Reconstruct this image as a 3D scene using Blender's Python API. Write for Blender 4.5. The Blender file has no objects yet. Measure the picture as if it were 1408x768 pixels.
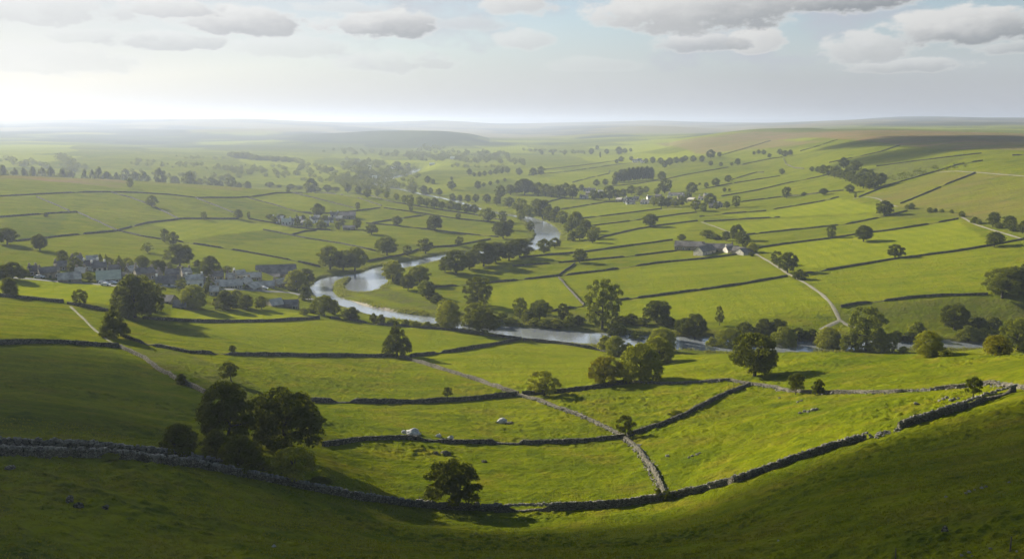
SKY_DUST = 1.0; SKY_STR = .056; VEIL = .85; LOWV = .9; SUN_W = 5.0; CLOUD_D = .020
CL_FAR = (6.0, 6.0, 5.9); CL_SUN = (6.9, 6.9, 6.8); CD_FAR = (2.3, 2.5, 2.7); CD_SUN = (4.2, 4.3, 4.4)
VC_FAR = (4.0, 4.15, 4.7); VC_SUN = (5.1, 5.25, 5.4)
EXPO = 1.15; HAZE = 1.6e-4; HAZE_G = .37; HAZE_COL = (.61, .68, .83, 1); HAZE_TOP = 165.0
CLOUDS = True
CLOUD_SPECS = [
 ('grey cloud drifting over the near slope', [(-75, 100, 95, 58, 42), (10, 96, 125, 58, 40), (105, 95, 85, 56, 45), (-125, 190, 52, 62, 30)], 420, 90),
 ('grey cloud shading the moor', [(640, 1190, 150, 150, 60), (850, 1200, 200, 150, 60), (510, 1010, 110, 70, 55), (415, 1010, 60, 60, 50)], 520, 80)]
import bpy, bmesh, math, random
import numpy as np
from mathutils import Vector
R = math.radians
C = bpy.context.scene.collection
SC = bpy.context.scene
# ------------------------------------------------------------------ camera model of the place
H = 90.0                     # eye above the river
F = 1219.0                   # focal length for a 1408 x 768 view
CX, CY = 704.0, 384.0
PITCH = math.atan((384 - 170) / F)
cp, sp = math.cos(PITCH), math.sin(PITCH)
SUN_AZ, SUN_EL = R(-52), R(24)       # from +Y towards +X
SDIR = np.array([math.sin(SUN_AZ) * math.cos(SUN_EL), math.cos(SUN_AZ) * math.cos(SUN_EL), math.sin(SUN_EL)])

def ray(px, py):
    """azimuth, rise per metre of horizontal distance, metres of camera depth per metre"""
    u = (px - CX) / F; v = (CY - py) / F
    x = u; y = cp + v * sp; z = -sp + v * cp
    h = math.hypot(x, y)
    return math.atan2(x, y), z / h, 1.0 / h

# ------------------------------------------------------------------ noise
def _hash(ix, iy, seed):
    n = (ix.astype(np.int64) * 374761393 + iy.astype(np.int64) * 668265263 + seed * 1442695041) & 0xffffffff
    n = ((n ^ (n >> 13)) * 1274126177) & 0xffffffff
    n = n ^ (n >> 16)
    return (n & 0xffff) / 32768.0 - 1.0
def vnoise(x, y, seed=0):
    x = np.asarray(x, float); y = np.asarray(y, float)
    ix = np.floor(x); iy = np.floor(y); fx = x - ix; fy = y - iy
    fx = fx * fx * fx * (fx * (fx * 6 - 15) + 10); fy = fy * fy * fy * (fy * (fy * 6 - 15) + 10)
    a = _hash(ix, iy, seed); b = _hash(ix + 1, iy, seed); c = _hash(ix, iy + 1, seed); d = _hash(ix + 1, iy + 1, seed)
    return (a * (1 - fx) + b * fx) * (1 - fy) + (c * (1 - fx) + d * fx) * fy
def fbm(x, y, seed=0, o=4):
    s = 0; a = 1; t = 0
    for k in range(o):
        s = s + a * vnoise(x * 2 ** k + 17.3 * k, y * 2 ** k - 9.1 * k, seed + k); t += a; a *= .5
    return s / t
def sstep(a, b, x):
    t = np.clip((x - a) / (b - a), 0, 1); return t * t * (3 - 2 * t)
def pchip(x, y, xq):
    x = np.array(x, float); y = np.array(y, float); h = np.diff(x); d = np.diff(y) / h
    m = np.zeros_like(y)
    for i in range(1, len(x) - 1):
        if d[i - 1] * d[i] > 0:
            w1 = 2 * h[i] + h[i - 1]; w2 = h[i] + 2 * h[i - 1]
            m[i] = (w1 + w2) / (w1 / d[i - 1] + w2 / d[i])
    m[0] = d[0]; m[-1] = d[-1]
    xq = np.clip(xq, x[0], x[-1]); i = np.clip(np.searchsorted(x, xq) - 1, 0, len(x) - 2)
    t = (xq - x[i]) / h[i]
    return ((1 + 2 * t) * (1 - t) ** 2 * y[i] + t * (1 - t) ** 2 * h[i] * m[i] + t * t * (3 - 2 * t) * y[i + 1] + t * t * (t - 1) * h[i] * m[i + 1])

# ------------------------------------------------------------------ the land: profiles going out from the brow of the hill
HEAD = [(0.5, 88.3), (3, 87.7), (10, 83.0), (25, 75.2), (50, 61.0), (75, 49.3)]
def prof(px, pts):
    out = list(HEAD)
    for p in pts:
        if p[0] == 'z': out.append((p[1], p[2]))          # ('z', distance, height)
        else: out.append((p[1], H + ray(px, p[0])[1] * p[1]))
    return ray(px, 330)[0], out
PROFILES = [
 prof(-60, [(768, 90), (625, 130), (540, 200), (470, 290), (415, 390), (385, 450), (350, 540), (300, 720), (270, 850), (240, 1040), ('z', 1180, 9), (222, 1600), (200, 2500), (185, 3900), (166, 8000), ('z', 12000, 110)]),
 prof(100, [(768, 90), (630, 130), (545, 200), (474, 290), (420, 380), (385, 455), (350, 545), (300, 720), (270, 850), (244, 1030), ('z', 1180, 7), (222, 1600), (200, 2500), (185, 3900), (164, 8000), ('z', 12000, 110)]),
 prof(250, [(768, 90), (642, 134), (560, 200), (484, 290), (430, 385), (392, 452), (350, 560), (300, 750), (272, 880), (252, 1020), ('z', 1170, 5), (228, 1500), (205, 2400), (187, 3900), (164, 8000), ('z', 12000, 110)]),
 prof(400, [(768, 90), (668, 139), (600, 180), (550, 232), (488, 300), (440, 375), (415, 424), (390, 478), (350, 588), (310, 745), (285, 860), (263, 990), ('z', 1130, 3), (240, 1450), (215, 2050), (195, 3000), (186, 4000), (167, 8000), ('z', 12000, 110)]),
 prof(560, [(768, 90), (697, 143), (600, 192), (550, 236), (489, 312), (446, 385), (431, 412), (380, 512), (350, 590), (310, 755), (285, 880), (273, 950), ('z', 1050, 1.5), (258, 1150), (235, 1560), (205, 2600), (190, 3600), ('z', 4300, 38), (178, 6000), (170, 9000), ('z', 12000, 85)]),
 prof(704, [(768, 90), (703, 144), (610, 190), (545, 240), (490, 310), (462, 362), ('z', 385, .8), (440, 396), (400, 463), (360, 563), (330, 680), (290, 905), (270, 1085), (240, 1480), (215, 2150), (203, 2700), ('z', 3300, 22), (184, 5200), (172, 9000), ('z', 12000, 88)]),
 prof(850, [(768, 89), (698, 146), (605, 192), (540, 242), (500, 300), (484, 338), ('z', 358, .8), (448, 392), (400, 465), (350, 590), (300, 810), (275, 1010), (250, 1260), (225, 1700), (205, 2400), (190, 3300), ('z', 4200, 45), (172, 7000), ('z', 12000, 90)]),
 prof(950, [(768, 89), (684, 148), (600, 188), (540, 235), (505, 275), (484, 318), ('z', 345, .8), (450, 390), (400, 460), (350, 580), (300, 785), (270, 985), (240, 1250), (215, 1620), (198, 2050), ('z', 3000, 50), (182, 4500), (171, 7500), ('z', 12000, 92)]),
 prof(1050, [(768, 88), (655, 150), (580, 195), (518, 252), (487, 292), ('z', 336, .8), (447, 388), (400, 458), (350, 572), (300, 760), (270, 930), (240, 1150), (215, 1450), (195, 1850), (180, 2500), ('z', 3400, 60), (169, 7000), ('z', 12000, 98)]),
 prof(1200, [(768, 87), (604, 162), (560, 190), (533, 218), (504, 250), (486, 282), ('z', 330, .8), (445, 388), (410, 440), (360, 530), (320, 640), (290, 745), (255, 880), (215, 1120), (195, 1350), (181, 1800), (177, 2400), ('z', 3400, 75), (164, 7000), ('z', 12000, 105)]),
 prof(1350, [(768, 85), (620, 140), (556, 182), (525, 213), (500, 240), (486, 262), ('z', 325, .8), (445, 384), (410, 436), (360, 518), (320, 610), (295, 690), (240, 860), (215, 980), (200, 1120), (188, 1450), (182, 2000), ('z', 2600, 72), (170, 4500), (162, 7000), ('z', 12000, 110)]),
 prof(1470, [(768, 84), (620, 135), (530, 192), (505, 216), (488, 242), ('z', 320, .8), (445, 382), (410, 434), (360, 512), (320, 595), (295, 670), (235, 850), (215, 960), (202, 1100), (192, 1450), (186, 2000), ('z', 2600, 70), (171, 4500), (163, 7000), ('z', 12000, 110)]),
]
# the slopes to each side and the plateau behind the viewpoint
for az_ in (R(-60), R(60)):
    PROFILES.append((az_, HEAD[:-1] + [(90, 62), (200, 48), (500, 30), (1500, 60), (4000, 85), (8000, 112), (12000, 110)]))
PROFILES.append((math.pi, [(0.5, 88.3), (10, 89), (40, 90.5), (200, 96), (1000, 100), (4000, 100), (12000, 110)]))
PROFILES.append((-math.pi, PROFILES[-1][1]))
for s_ in (-1, 1): PROFILES.append((s_ * R(110), [(0.5, 88.3), (10, 87), (40, 86), (200, 90), (1000, 92), (4000, 100), (12000, 110)]))
PROFILES.sort(key=lambda p: p[0])

def dist_rows():
    ds = [0.5, 1.5, 3, 6, 10, 16, 25, 35, 45, 55, 64, 72, 78]; d = 82.0
    while d < 1500:
        ds.append(d); d += min(d * d * 1.35 / (H * F), 4.5)
    while d < 12000: ds.append(d); d *= 1.012
    return np.array(ds)
DS = dist_rows()
fine = np.arange(R(-33.5), R(33.5), R(.068))
side = []; a_ = R(33.5); st = R(.2)
while a_ < math.pi: side.append(a_); a_ += st; st = min(st * 1.25, R(5))
side = np.array(side + [math.pi])
AZ = np.concatenate([-side[::-1], fine, side[1:]])
tab = np.stack([pchip([q[0] for q in p[1]], [q[1] for q in p[1]], DS) for p in PROFILES], 1)
paz = np.array([p[0] for p in PROFILES])
Z = np.empty((len(DS), len(AZ)))
for r_ in range(len(DS)):
    Z[r_] = pchip(paz, tab[r_], AZ)
X = DS[:, None] * np.sin(AZ)[None]; Y = DS[:, None] * np.cos(AZ)[None]
near = sstep(8, 60, DS)[:, None] * np.ones_like(X)
# folds, hummocks and tussocks of the ground
Z += near * (1 - sstep(900, 1600, DS)[:, None]) * .8 * fbm(X / 55, Y / 55, 3, 3)
Z += near * (1 - sstep(250, 420, DS)[:, None]) * (.42 * fbm(X / 13, Y / 9, 11, 3))
tk = 1 - sstep(230, 380, DS)[:, None]
tus = np.clip(vnoise(X / 1.5, Y / .95, 21) * .6 + vnoise(X / .7, Y / .5, 22) * .4, -.1, 1)
rough_zone = .35 + .65 * sstep(-.2, .5, fbm(X / 22, Y / 12, 31, 2))
Z += near * tk * tus * .62 * rough_zone
tr = np.sin((Z + .8 * vnoise(X / 18, Y / 18, 5)) * 2 * math.pi / 1.7)          # sheep trods along the contours
Z += near * tk * .09 * tr * sstep(.0, .5, vnoise(X / 30, Y / 30, 6))
far_amp = sstep(1500, 3500, DS)[:, None]
Z += far_amp * 10 * fbm(X / 900, Y / 900, 41, 4) * (1 - .6 * sstep(6500, 8000, DS)[:, None])
def ridge(D0, hd, pts):
    """a hill whose crest stands against what lies behind it"""
    global Z
    az_ = np.array([ray(p[0], 200)[0] for p in pts]); zt_ = np.array([H + ray(p[0], p[1])[1] * D0 for p in pts])
    tgt = pchip(az_, zt_, AZ); i = int(np.argmin(abs(DS - D0))); inside = sstep(az_[0] - .04, az_[0] + .01, AZ) * (1 - sstep(az_[-1] - .01, az_[-1] + .04, AZ))
    lift = np.maximum(0, tgt - Z[i]) * inside
    Z = Z + lift[None] * np.exp(-((DS[:, None] - D0 * (1 + .05 * np.sin(AZ * 23)[None])) / hd) ** 2)
ridge(2450, 330, [(890, 207), (940, 191), (1000, 181), (1050, 177), (1110, 176), (1160, 181)])
ridge(3600, 420, [(330, 194), (400, 188), (480, 183), (540, 179.5), (600, 179), (640, 182), (668, 189), (690, 199), (710, 207)])
ridge(4600, 500, [(-200, 186), (0, 182), (150, 179), (300, 177), (400, 179), (480, 186), (530, 194)])
ridge(5400, 500, [(640, 192), (740, 184), (830, 177), (900, 173), (1000, 177)])
ridge(4300, 300, [(1090, 178), (1200, 175), (1300, 176), (1408, 175), (1600, 176)])
ridge(7000, 800, [(-300, 170), (0, 168), (120, 166), (250, 163.5), (330, 163), (400, 166.5), (450, 169), (520, 176)])
ridge(9000, 900, [(420, 167.5), (500, 168), (600, 166), (700, 170), (800, 168), (900, 166), (960, 168), (1100, 169)])
ridge(8200, 800, [(1040, 170), (1150, 165.5), (1240, 160.5), (1300, 161), (1408, 165), (1600, 166)])
# river bed
def zray(px, py, z=0.0):
    a, s, _ = ray(px, py); d = (z - H) / s
    return d * math.sin(a), d * math.cos(a)
RIVER = [(1700, 486, 13), (1500, 479, 6), (1350, 476, 6), (1250, 475, 7.5), (1100, 475, 11), (1000, 473, 12.5), (930, 472, 12.5), (860, 469, 12.5), (800, 465, 12.5), (740, 460, 12), (690, 454, 8), (640, 448.5, 7), (590, 441, 6.5), (540, 433.5, 6.5), (500, 425, 5.2), (474, 417, 4.8), (456, 411, 4.8), (444, 403, 5), (443, 393, 5.6), (452, 384.5, 5.5), (470, 380.5, 5), (490, 378.5, 6), (512, 376, 8), (535, 369, 9), (555, 364.5, 8), (580, 359.5, 7), (605, 354.5, 7), (632, 350, 8), (665, 347.5, 8), (700, 345.5, 8.5), (722, 343, 8.5), (740, 337, 9), (751, 329, 9.5), (753, 320, 10), (746, 311, 10), (736, 304, 8), (722, 299, 7), (690, 294.5, 5), (655, 286, 4.5), (628, 277, 5), (600, 271, 5), (575, 266, 5), (555, 261, 6), (520, 254, 6), (530, 246.5, 8), (560, 240, 7), (575, 232, 7)]
BAY = [(512, 378, 9), (506, 387, 11), (499, 396, 9), (496, 401, 4)]
def curve_pts(src):
    P = np.array([zray(a, b) + (w,) for a, b, w in src])
    out = []
    for i in range(len(P) - 1):
        p0 = P[max(i - 1, 0)]; p1 = P[i]; p2 = P[i + 1]; p3 = P[min(i + 2, len(P) - 1)]
        for t in np.linspace(0, 1, 7)[:-1]:
            out.append(.5 * ((2 * p1) + (p2 - p0) * t + (2 * p0 - 5 * p1 + 4 * p2 - p3) * t * t + (3 * p1 - p0 - 3 * p2 + p3) * t ** 3))
    out.append(P[-1]); return np.array(out)
RC = curve_pts(RIVER); RB = curve_pts(BAY)
def river_dist(x, y):
    best = np.full(np.shape(x), 1e9)
    for P in (RC, RB):
        for i in range(len(P) - 1):
            ax, ay, aw = P[i]; bx, by, bw = P[i + 1]; dx = bx - ax; dy = by - ay; L = dx * dx + dy * dy + 1e-9
            t = np.clip(((x - ax) * dx + (y - ay) * dy) / L, 0, 1)
            d = np.hypot(x - ax - t * dx, y - ay - t * dy) - (aw + t * (bw - aw))
            best = np.minimum(best, d)
    return best
m_ = (DS[:, None] > 250) & (DS[:, None] < 2200) & (np.abs(AZ)[None] < R(50))
RD = np.full_like(Z, 1e9)
RD[m_] = river_dist(X[m_], Y[m_]) + 1.3 * fbm(X[m_] / 14, Y[m_] / 14, 77, 2)
Z = np.where(DS[:, None] > 250, np.maximum(Z, .9 + .3 * vnoise(X / 20, Y / 20, 8)), Z)
flat = 1 - sstep(3, 45, RD)
Z = Z * (1 - flat) + flat * (1.0 + .25 * vnoise(X / 6, Y / 6, 9) + np.clip(RD, 0, 45) * .03)
Z = np.where(RD < 2.2, -1.8 + 2.9 * sstep(-1.6, 2.2, RD), Z)

def z_at(x, y):
    d = math.hypot(x, y); a = math.atan2(x, y)
    i = min(max(np.searchsorted(DS, d) - 1, 0), len(DS) - 2); j = min(max(np.searchsorted(AZ, a) - 1, 0), len(AZ) - 2)
    t = min(max((d - DS[i]) / (DS[i + 1] - DS[i]), 0), 1); u = (a - AZ[j]) / (AZ[j + 1] - AZ[j])
    return float((Z[i, j] * (1 - u) + Z[i, j + 1] * u) * (1 - t) + (Z[i + 1, j] * (1 - u) + Z[i + 1, j + 1] * u) * t)
def at(px, py, dmin=80.0):
    """the point of the land seen at a place of the view"""
    a, s, k = ray(px, py)
    j = min(max(np.searchsorted(AZ, a) - 1, 0), len(AZ) - 2); u = (a - AZ[j]) / (AZ[j + 1] - AZ[j])
    col = Z[:, j] * (1 - u) + Z[:, j + 1] * u
    g = col - (H + s * DS); ok = (g >= 0) & (DS > dmin)
    if not ok.any(): i = int(np.argmax(np.where(DS > 1000, g, -1e9))); d = DS[i]
    else:
        i = int(np.argmax(ok)); d = DS[i]
        if i > 0 and g[i - 1] < 0: d = DS[i - 1] + (DS[i] - DS[i - 1]) * (-g[i - 1]) / (g[i] - g[i - 1])
    return Vector((d * math.sin(a), d * math.cos(a), float(np.interp(d, DS, col)))), d * k

# ------------------------------------------------------------------ materials
def nt(name):
    m = bpy.data.materials.new(name); m.use_nodes = True; t = m.node_tree; t.nodes.clear(); return m, t
def N(t, typ, **kw):
    n = t.nodes.new(typ)
    for k, v in kw.items():
        if k == 'ins':
            for a, b in v.items(): n.inputs[a].default_value = b
        else: setattr(n, k, v)
    return n
def L(t, a, b): t.links.new(a, b)
def math_(t, op, a, b=None, c=None, clamp=False):
    n = t.nodes.new('ShaderNodeMath'); n.operation = op; n.use_clamp = clamp
    for i, v in enumerate((a, b, c)):
        if v is None: continue
        if isinstance(v, (int, float)): n.inputs[i].default_value = v
        else: t.links.new(v, n.inputs[i])
    return n.outputs[0]
def mixc(t, f, a, b, mode='MIX'):
    n = t.nodes.new('ShaderNodeMix'); n.data_type = 'RGBA'; n.blend_type = mode; n.clamp_factor = True
    for i, v in ((0, f), (6, a), (7, b)):
        if isinstance(v, (int, float)): n.inputs[i].default_value = v
        elif isinstance(v, tuple): n.inputs[i].default_value = v + ((1,) if len(v) == 3 else ())
        else: t.links.new(v, n.inputs[i])
    return n.outputs[2]
def noise(t, vec, scale, detail=3, rough=.55, dim='3D'):
    n = N(t, 'ShaderNodeTexNoise', noise_dimensions=dim, ins={'Scale': scale, 'Detail': detail, 'Roughness': rough})
    L(t, vec, n.inputs['Vector']); return n.outputs['Fac']
def ramp(t, f, a, b, clamp=True):
    n = N(t, 'ShaderNodeMapRange', interpolation_type='SMOOTHSTEP', ins={'From Min': a, 'From Max': b}); L(t, f, n.inputs[0]); return n.outputs[0]
def out(t, bsdf, disp=None):
    o = N(t, 'ShaderNodeOutputMaterial'); L(t, bsdf, o.inputs['Surface'])
def scaled(t, vec, v):
    n = N(t, 'ShaderNodeVectorMath', operation='MULTIPLY'); L(t, vec, n.inputs[0]); n.inputs[1].default_value = v; return n.outputs[0]
def pos(t): return N(t, 'ShaderNodeNewGeometry').outputs['Position']

def grass_material():
    m, t = nt('pasture'); P = pos(t)
    at1 = N(t, 'ShaderNodeAttribute', attribute_name='cover'); sep = N(t, 'ShaderNodeSeparateColor'); L(t, at1.outputs['Color'], sep.inputs[0])
    moor, field, rushes = sep.outputs[0], sep.outputs[1], sep.outputs[2]
    big = noise(t, scaled(t, P, (1, 1.4, 1)), .016, 4, .6); mid = noise(t, P, .11, 4, .65); sm = noise(t, scaled(t, P, (.6, 1, 1)), 1.1, 4, .7); fine_ = noise(t, scaled(t, P, (.5, 1, 1)), 4.5, 3, .7)
    c = mixc(t, ramp(t, big, .3, .7), (.098, .122, .004), (.164, .178, .005))
    c = mixc(t, math_(t, 'MULTIPLY', ramp(t, mid, .45, .70), .75), c, (.17, .145, .014))
    c = mixc(t, math_(t, 'MULTIPLY', ramp(t, mid, .48, .28), .75), c, (.058, .084, .005))
    # striping left by mowing and grazing
    st = noise(t, scaled(t, P, (.03, .25, .05)), 1.0, 3, .6)
    c = mixc(t, math_(t, 'MULTIPLY', ramp(t, st, .42, .62), .45), c, (.062, .084, .007))
    pt = noise(t, scaled(t, P, (1, 1.8, 1)), .045, 5, .7)
    c = mixc(t, math_(t, 'MULTIPLY', ramp(t, pt, .56, .70), .6), c, (.052, .066, .012))
    c = mixc(t, math_(t, 'MULTIPLY', ramp(t, pt, .42, .30), .5), c, (.20, .185, .014))
    c = mixc(t, math_(t, 'MULTIPLY', ramp(t, sm, .52, .72), .65), c, (.030, .042, .005))
    c = mixc(t, math_(t, 'MULTIPLY', ramp(t, sm, .45, .2), .35), c, (.17, .17, .016))
    c = mixc(t, math_(t, 'MULTIPLY', ramp(t, fine_, .55, .75), .45), c, (.035, .055, .006))
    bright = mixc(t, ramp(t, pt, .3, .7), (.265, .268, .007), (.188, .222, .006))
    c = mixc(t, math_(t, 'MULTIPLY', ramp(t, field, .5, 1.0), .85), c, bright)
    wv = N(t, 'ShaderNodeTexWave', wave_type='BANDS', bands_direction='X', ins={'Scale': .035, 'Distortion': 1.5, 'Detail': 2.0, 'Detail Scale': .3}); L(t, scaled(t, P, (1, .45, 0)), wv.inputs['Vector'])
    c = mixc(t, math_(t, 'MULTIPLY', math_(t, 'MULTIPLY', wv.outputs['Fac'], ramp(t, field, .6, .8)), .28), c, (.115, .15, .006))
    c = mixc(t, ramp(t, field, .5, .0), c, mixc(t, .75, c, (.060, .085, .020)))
    br = mixc(t, ramp(t, noise(t, scaled(t, P, (1, 2.2, 1)), .02, 5, .65), .35, .65), (.21, .135, .06), (.14, .135, .035))
    br = mixc(t, math_(t, 'MULTIPLY', ramp(t, mid, .5, .75), .7), br, (.075, .06, .04))
    c = mixc(t, moor, c, br)
    ru = mixc(t, ramp(t, sm, .35, .65), (.055, .072, .012), (.13, .125, .035))
    c = mixc(t, math_(t, 'MULTIPLY', rushes, ramp(t, mid, .3, .6)), c, ru)
    c = mixc(t, at1.outputs['Alpha'], c, (.030, .038, .024))
    b = N(t, 'ShaderNodeBsdfPrincipled', ins={'Roughness': 1.0, 'Specular IOR Level': 0.0})
    L(t, c, b.inputs['Base Color'])
    bp = N(t, 'ShaderNodeBump', ins={'Strength': 1.0, 'Distance': .55})
    lump = noise(t, P, .35, 3, .6); hgt = math_(t, 'ADD', math_(t, 'MULTIPLY', lump, 1.6), math_(t, 'ADD', math_(t, 'MULTIPLY', sm, 1.0), math_(t, 'MULTIPLY', fine_, .5))); L(t, hgt, bp.inputs['Height']); L(t, bp.outputs[0], b.inputs['Normal'])
    out(t, b.outputs[0]); return m
def simple(name, col, rough=.9, var=.25, scale=1.0, col2=None, bump=0.0, spec=.2, obj=False):
    m, t = nt(name)
    P = pos(t) if not obj else N(t, 'ShaderNodeTexCoord').outputs['Object']
    f = noise(t, P, scale, 4, .65)
    c = mixc(t, ramp(t, f, .3, .7), tuple(x * (1 - var) for x in col), col2 or tuple(min(1, x * (1 + var)) for x in col))
    b = N(t, 'ShaderNodeBsdfPrincipled', ins={'Roughness': rough, 'Specular IOR Level': spec}); L(t, c, b.inputs['Base Color'])
    if bump:
        bp = N(t, 'ShaderNodeBump', ins={'Strength': 1.0, 'Distance': bump}); L(t, noise(t, P, scale * 3, 4, .7), bp.inputs['Height']); L(t, bp.outputs[0], b.inputs['Normal'])
    out(t, b.outputs[0]); return m
def stone_material(name, a, b_, mort, scale):
    m, t = nt(name); P = pos(t)
    v = N(t, 'ShaderNodeTexVoronoi', ins={'Scale': scale}); L(t, scaled(t, P, (1, 1, 1.9)), v.inputs['Vector'])
    v2 = N(t, 'ShaderNodeTexVoronoi', feature='DISTANCE_TO_EDGE', ins={'Scale': scale}); L(t, scaled(t, P, (1, 1, 1.9)), v2.inputs['Vector'])
    s = N(t, 'ShaderNodeSeparateColor'); L(t, v.outputs['Color'], s.inputs[0])
    c = mixc(t, s.outputs[0], a, b_)
    c = mixc(t, math_(t, 'MULTIPLY', ramp(t, noise(t, P, .5, 4), .5, .7), .5), c, (.07, .09, .03))
    c = mixc(t, ramp(t, v2.outputs['Distance'], .10, .0), c, mort)
    b = N(t, 'ShaderNodeBsdfPrincipled', ins={'Roughness': .95, 'Specular IOR Level': .1}); L(t, c, b.inputs['Base Color'])
    bp = N(t, 'ShaderNodeBump', ins={'Strength': 1.0, 'Distance': .12}); L(t, ramp(t, v2.outputs['Distance'], 0, .2), bp.inputs['Height']); L(t, bp.outputs[0], b.inputs['Normal'])
    out(t, b.outputs[0]); return m
def leaf_material(name, a, b_, trans):
    m, t = nt(name)
    oi = N(t, 'ShaderNodeObjectInfo'); P = N(t, 'ShaderNodeTexCoord').outputs['Object']
    c = mixc(t, ramp(t, noise(t, P, 4.0, 3), .3, .7), a, b_)
    c = mixc(t, math_(t, 'MULTIPLY', oi.outputs['Random'], .35), c, tuple(x * .6 for x in b_))
    hv = math_(t, 'FRACT', math_(t, 'MULTIPLY', oi.outputs['Random'], 7.3)); c = mixc(t, math_(t, 'MULTIPLY', hv, .30), c, tuple(min(1, q_) for q_ in (b_[0] * 1.7, b_[1] * 1.35, b_[2])))
    d = N(t, 'ShaderNodeBsdfDiffuse', ins={'Roughness': 1.0}); L(t, c, d.inputs['Color'])
    tr_ = N(t, 'ShaderNodeBsdfTranslucent'); L(t, mixc(t, .55, c, (.34, .36, .015)), tr_.inputs['Color'])
    mx = N(t, 'ShaderNodeMixShader', ins={0: trans}); L(t, d.outputs[0], mx.inputs[1]); L(t, tr_.outputs[0], mx.inputs[2])
    out(t, mx.outputs[0]); return m
def water_material():
    m, t = nt('river_water'); P = pos(t)
    b = N(t, 'ShaderNodeBsdfPrincipled', ins={'Base Color': (.42, .45, .46, 1), 'Metallic': .6, 'Roughness': .1, 'IOR': 1.6, 'Specular IOR Level': 1.0})
    bp = N(t, 'ShaderNodeBump', ins={'Strength': 1.0, 'Distance': .12}); L(t, noise(t, scaled(t, P, (1, .6, 1)), .8, 4, .6), bp.inputs['Height']); L(t, bp.outputs[0], b.inputs['Normal'])
    out(t, b.outputs[0]); return m
M = {
 'grass': grass_material(), 'water': water_material(),
 'stone': stone_material('limestone_rubble', (.125, .11, .08), (.29, .26, .19), (.014, .012, .008), 2.6),
 'stone_dark': stone_material('weathered_wall_stone', (.065, .06, .045), (.19, .175, .135), (.012, .011, .008), 1.3),
 'rock': simple('pale_limestone', (.50, .48, .42), .9, .4, 2.0, bump=.1),
 'rubble': simple('tumbled_wall_stone', (.20, .185, .15), .95, .5, 1.5, bump=.08),
 'bark': simple('bark', (.05, .042, .03), .95, .4, 3.0, bump=.05),
 'dark': leaf_material('dark_leaves', (.036, .052, .008), (.084, .104, .012), .36),
 'mid': leaf_material('green_leaves', (.095, .125, .012), (.19, .215, .018), .45),
 'light': leaf_material('pale_green_leaves', (.17, .20, .018), (.30, .31, .03), .48),
 'yellow': leaf_material('yellow_green_leaves', (.16, .16, .009), (.30, .26, .015), .46),
 'conifer': leaf_material('conifer_needles', (.030, .045, .010), (.065, .085, .014), .25),
 'house_stone': simple('house_stone', (.24, .21, .15), .9, .35, .9, bump=.03),
 'pale_stone': simple('pale_gable_stone', (.50, .46, .37), .9, .35, .8),
 'render_white': simple('limewash', (.74, .72, .66), .9, .12, .6),
 'slate': simple('slate_roof', (.15, .135, .115), .7, .45, .25, spec=.2),
 'stone_roof': simple('stone_flag_roof', (.42, .385, .31), .8, .4, .3),
 'pale_roof': simple('pale_sheet_roof', (.46, .47, .33), .6, .15, .5),
 'glass': simple('window_glass', (.03, .035, .04), .1, .2, 1.0, spec=.8),
 'wood_dark': simple('weathered_wood', (.10, .085, .06), .9, .3, 2.0),
 'door': simple('painted_door', (.06, .08, .06), .6, .1, 1.0),
 'path': simple('worn_path', (.15, .14, .07), .95, .4, .8),
 'track': simple('gravel_track', (.21, .19, .13), .95, .25, .8, bump=.03),
 'shingle': simple('river_shingle', (.30, .26, .18), .95, .3, .5, bump=.03),
 'lane': simple('lane_tarmac', (.16, .155, .14), .9, .25, .5),
 'car_white': simple('white_car_paint', (.75, .75, .75), .35, .03, 1, spec=.5),
 'tyre': simple('tyre_rubber', (.02, .02, .02), .8, .1, 1),
 'reed': leaf_material('reeds', (.09, .10, .02), (.20, .19, .05), .4),
 'tuft': leaf_material('grass_blades', (.10, .125, .009), (.17, .175, .014), .45),
}
# ------------------------------------------------------------------ object helpers
def meshobj(name, v, f, mat, parent=None, smooth=False):
    me = bpy.data.meshes.new(name)
    v = np.asarray(v, np.float32).reshape(-1, 3)
    if isinstance(f, np.ndarray):
        nf, k = f.shape
        me.vertices.add(len(v)); me.vertices.foreach_set('co', v.ravel())
        me.loops.add(nf * k); me.loops.foreach_set('vertex_index', f.astype(np.int32).ravel())
        me.polygons.add(nf); me.polygons.foreach_set('loop_start', np.arange(0, nf * k, k, dtype=np.int32))
        me.update(calc_edges=True)
    else:
        me.from_pydata([tuple(map(float, p)) for p in v], [], f)
    if smooth: me.polygons.foreach_set('use_smooth', np.ones(len(me.polygons), bool))
    me.materials.append(mat)
    o = bpy.data.objects.new(name, me); C.objects.link(o)
    if parent: o.parent = parent
    return o
def tag(o, label=None, cat=None, group=None, kind=None):
    if label: o['label'] = label
    if cat: o['category'] = cat
    if group: o['group'] = group
    if kind: o['kind'] = kind
    return o
def empty(name, loc, rz=0.0):
    o = bpy.data.objects.new(name, None); C.objects.link(o); o.location = loc; o.rotation_euler = (0, 0, rz); o.empty_display_size = .5
    return o
ORD = 'first second third fourth fifth sixth seventh eighth ninth tenth eleventh twelfth thirteenth fourteenth fifteenth sixteenth seventeenth eighteenth nineteenth twentieth'.split()
def ordn(i):
    if i < 20: return ORD[i]
    tens = ['twenty', 'thirty', 'forty', 'fifty', 'sixty'][(i + 1) // 10 - 2]; u = (i + 1) % 10
    return tens + '-' + ORD[u - 1] if u else {'twenty': 'twentieth', 'thirty': 'thirtieth', 'forty': 'fortieth', 'fifty': 'fiftieth', 'sixty': 'sixtieth'}[tens]
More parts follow.
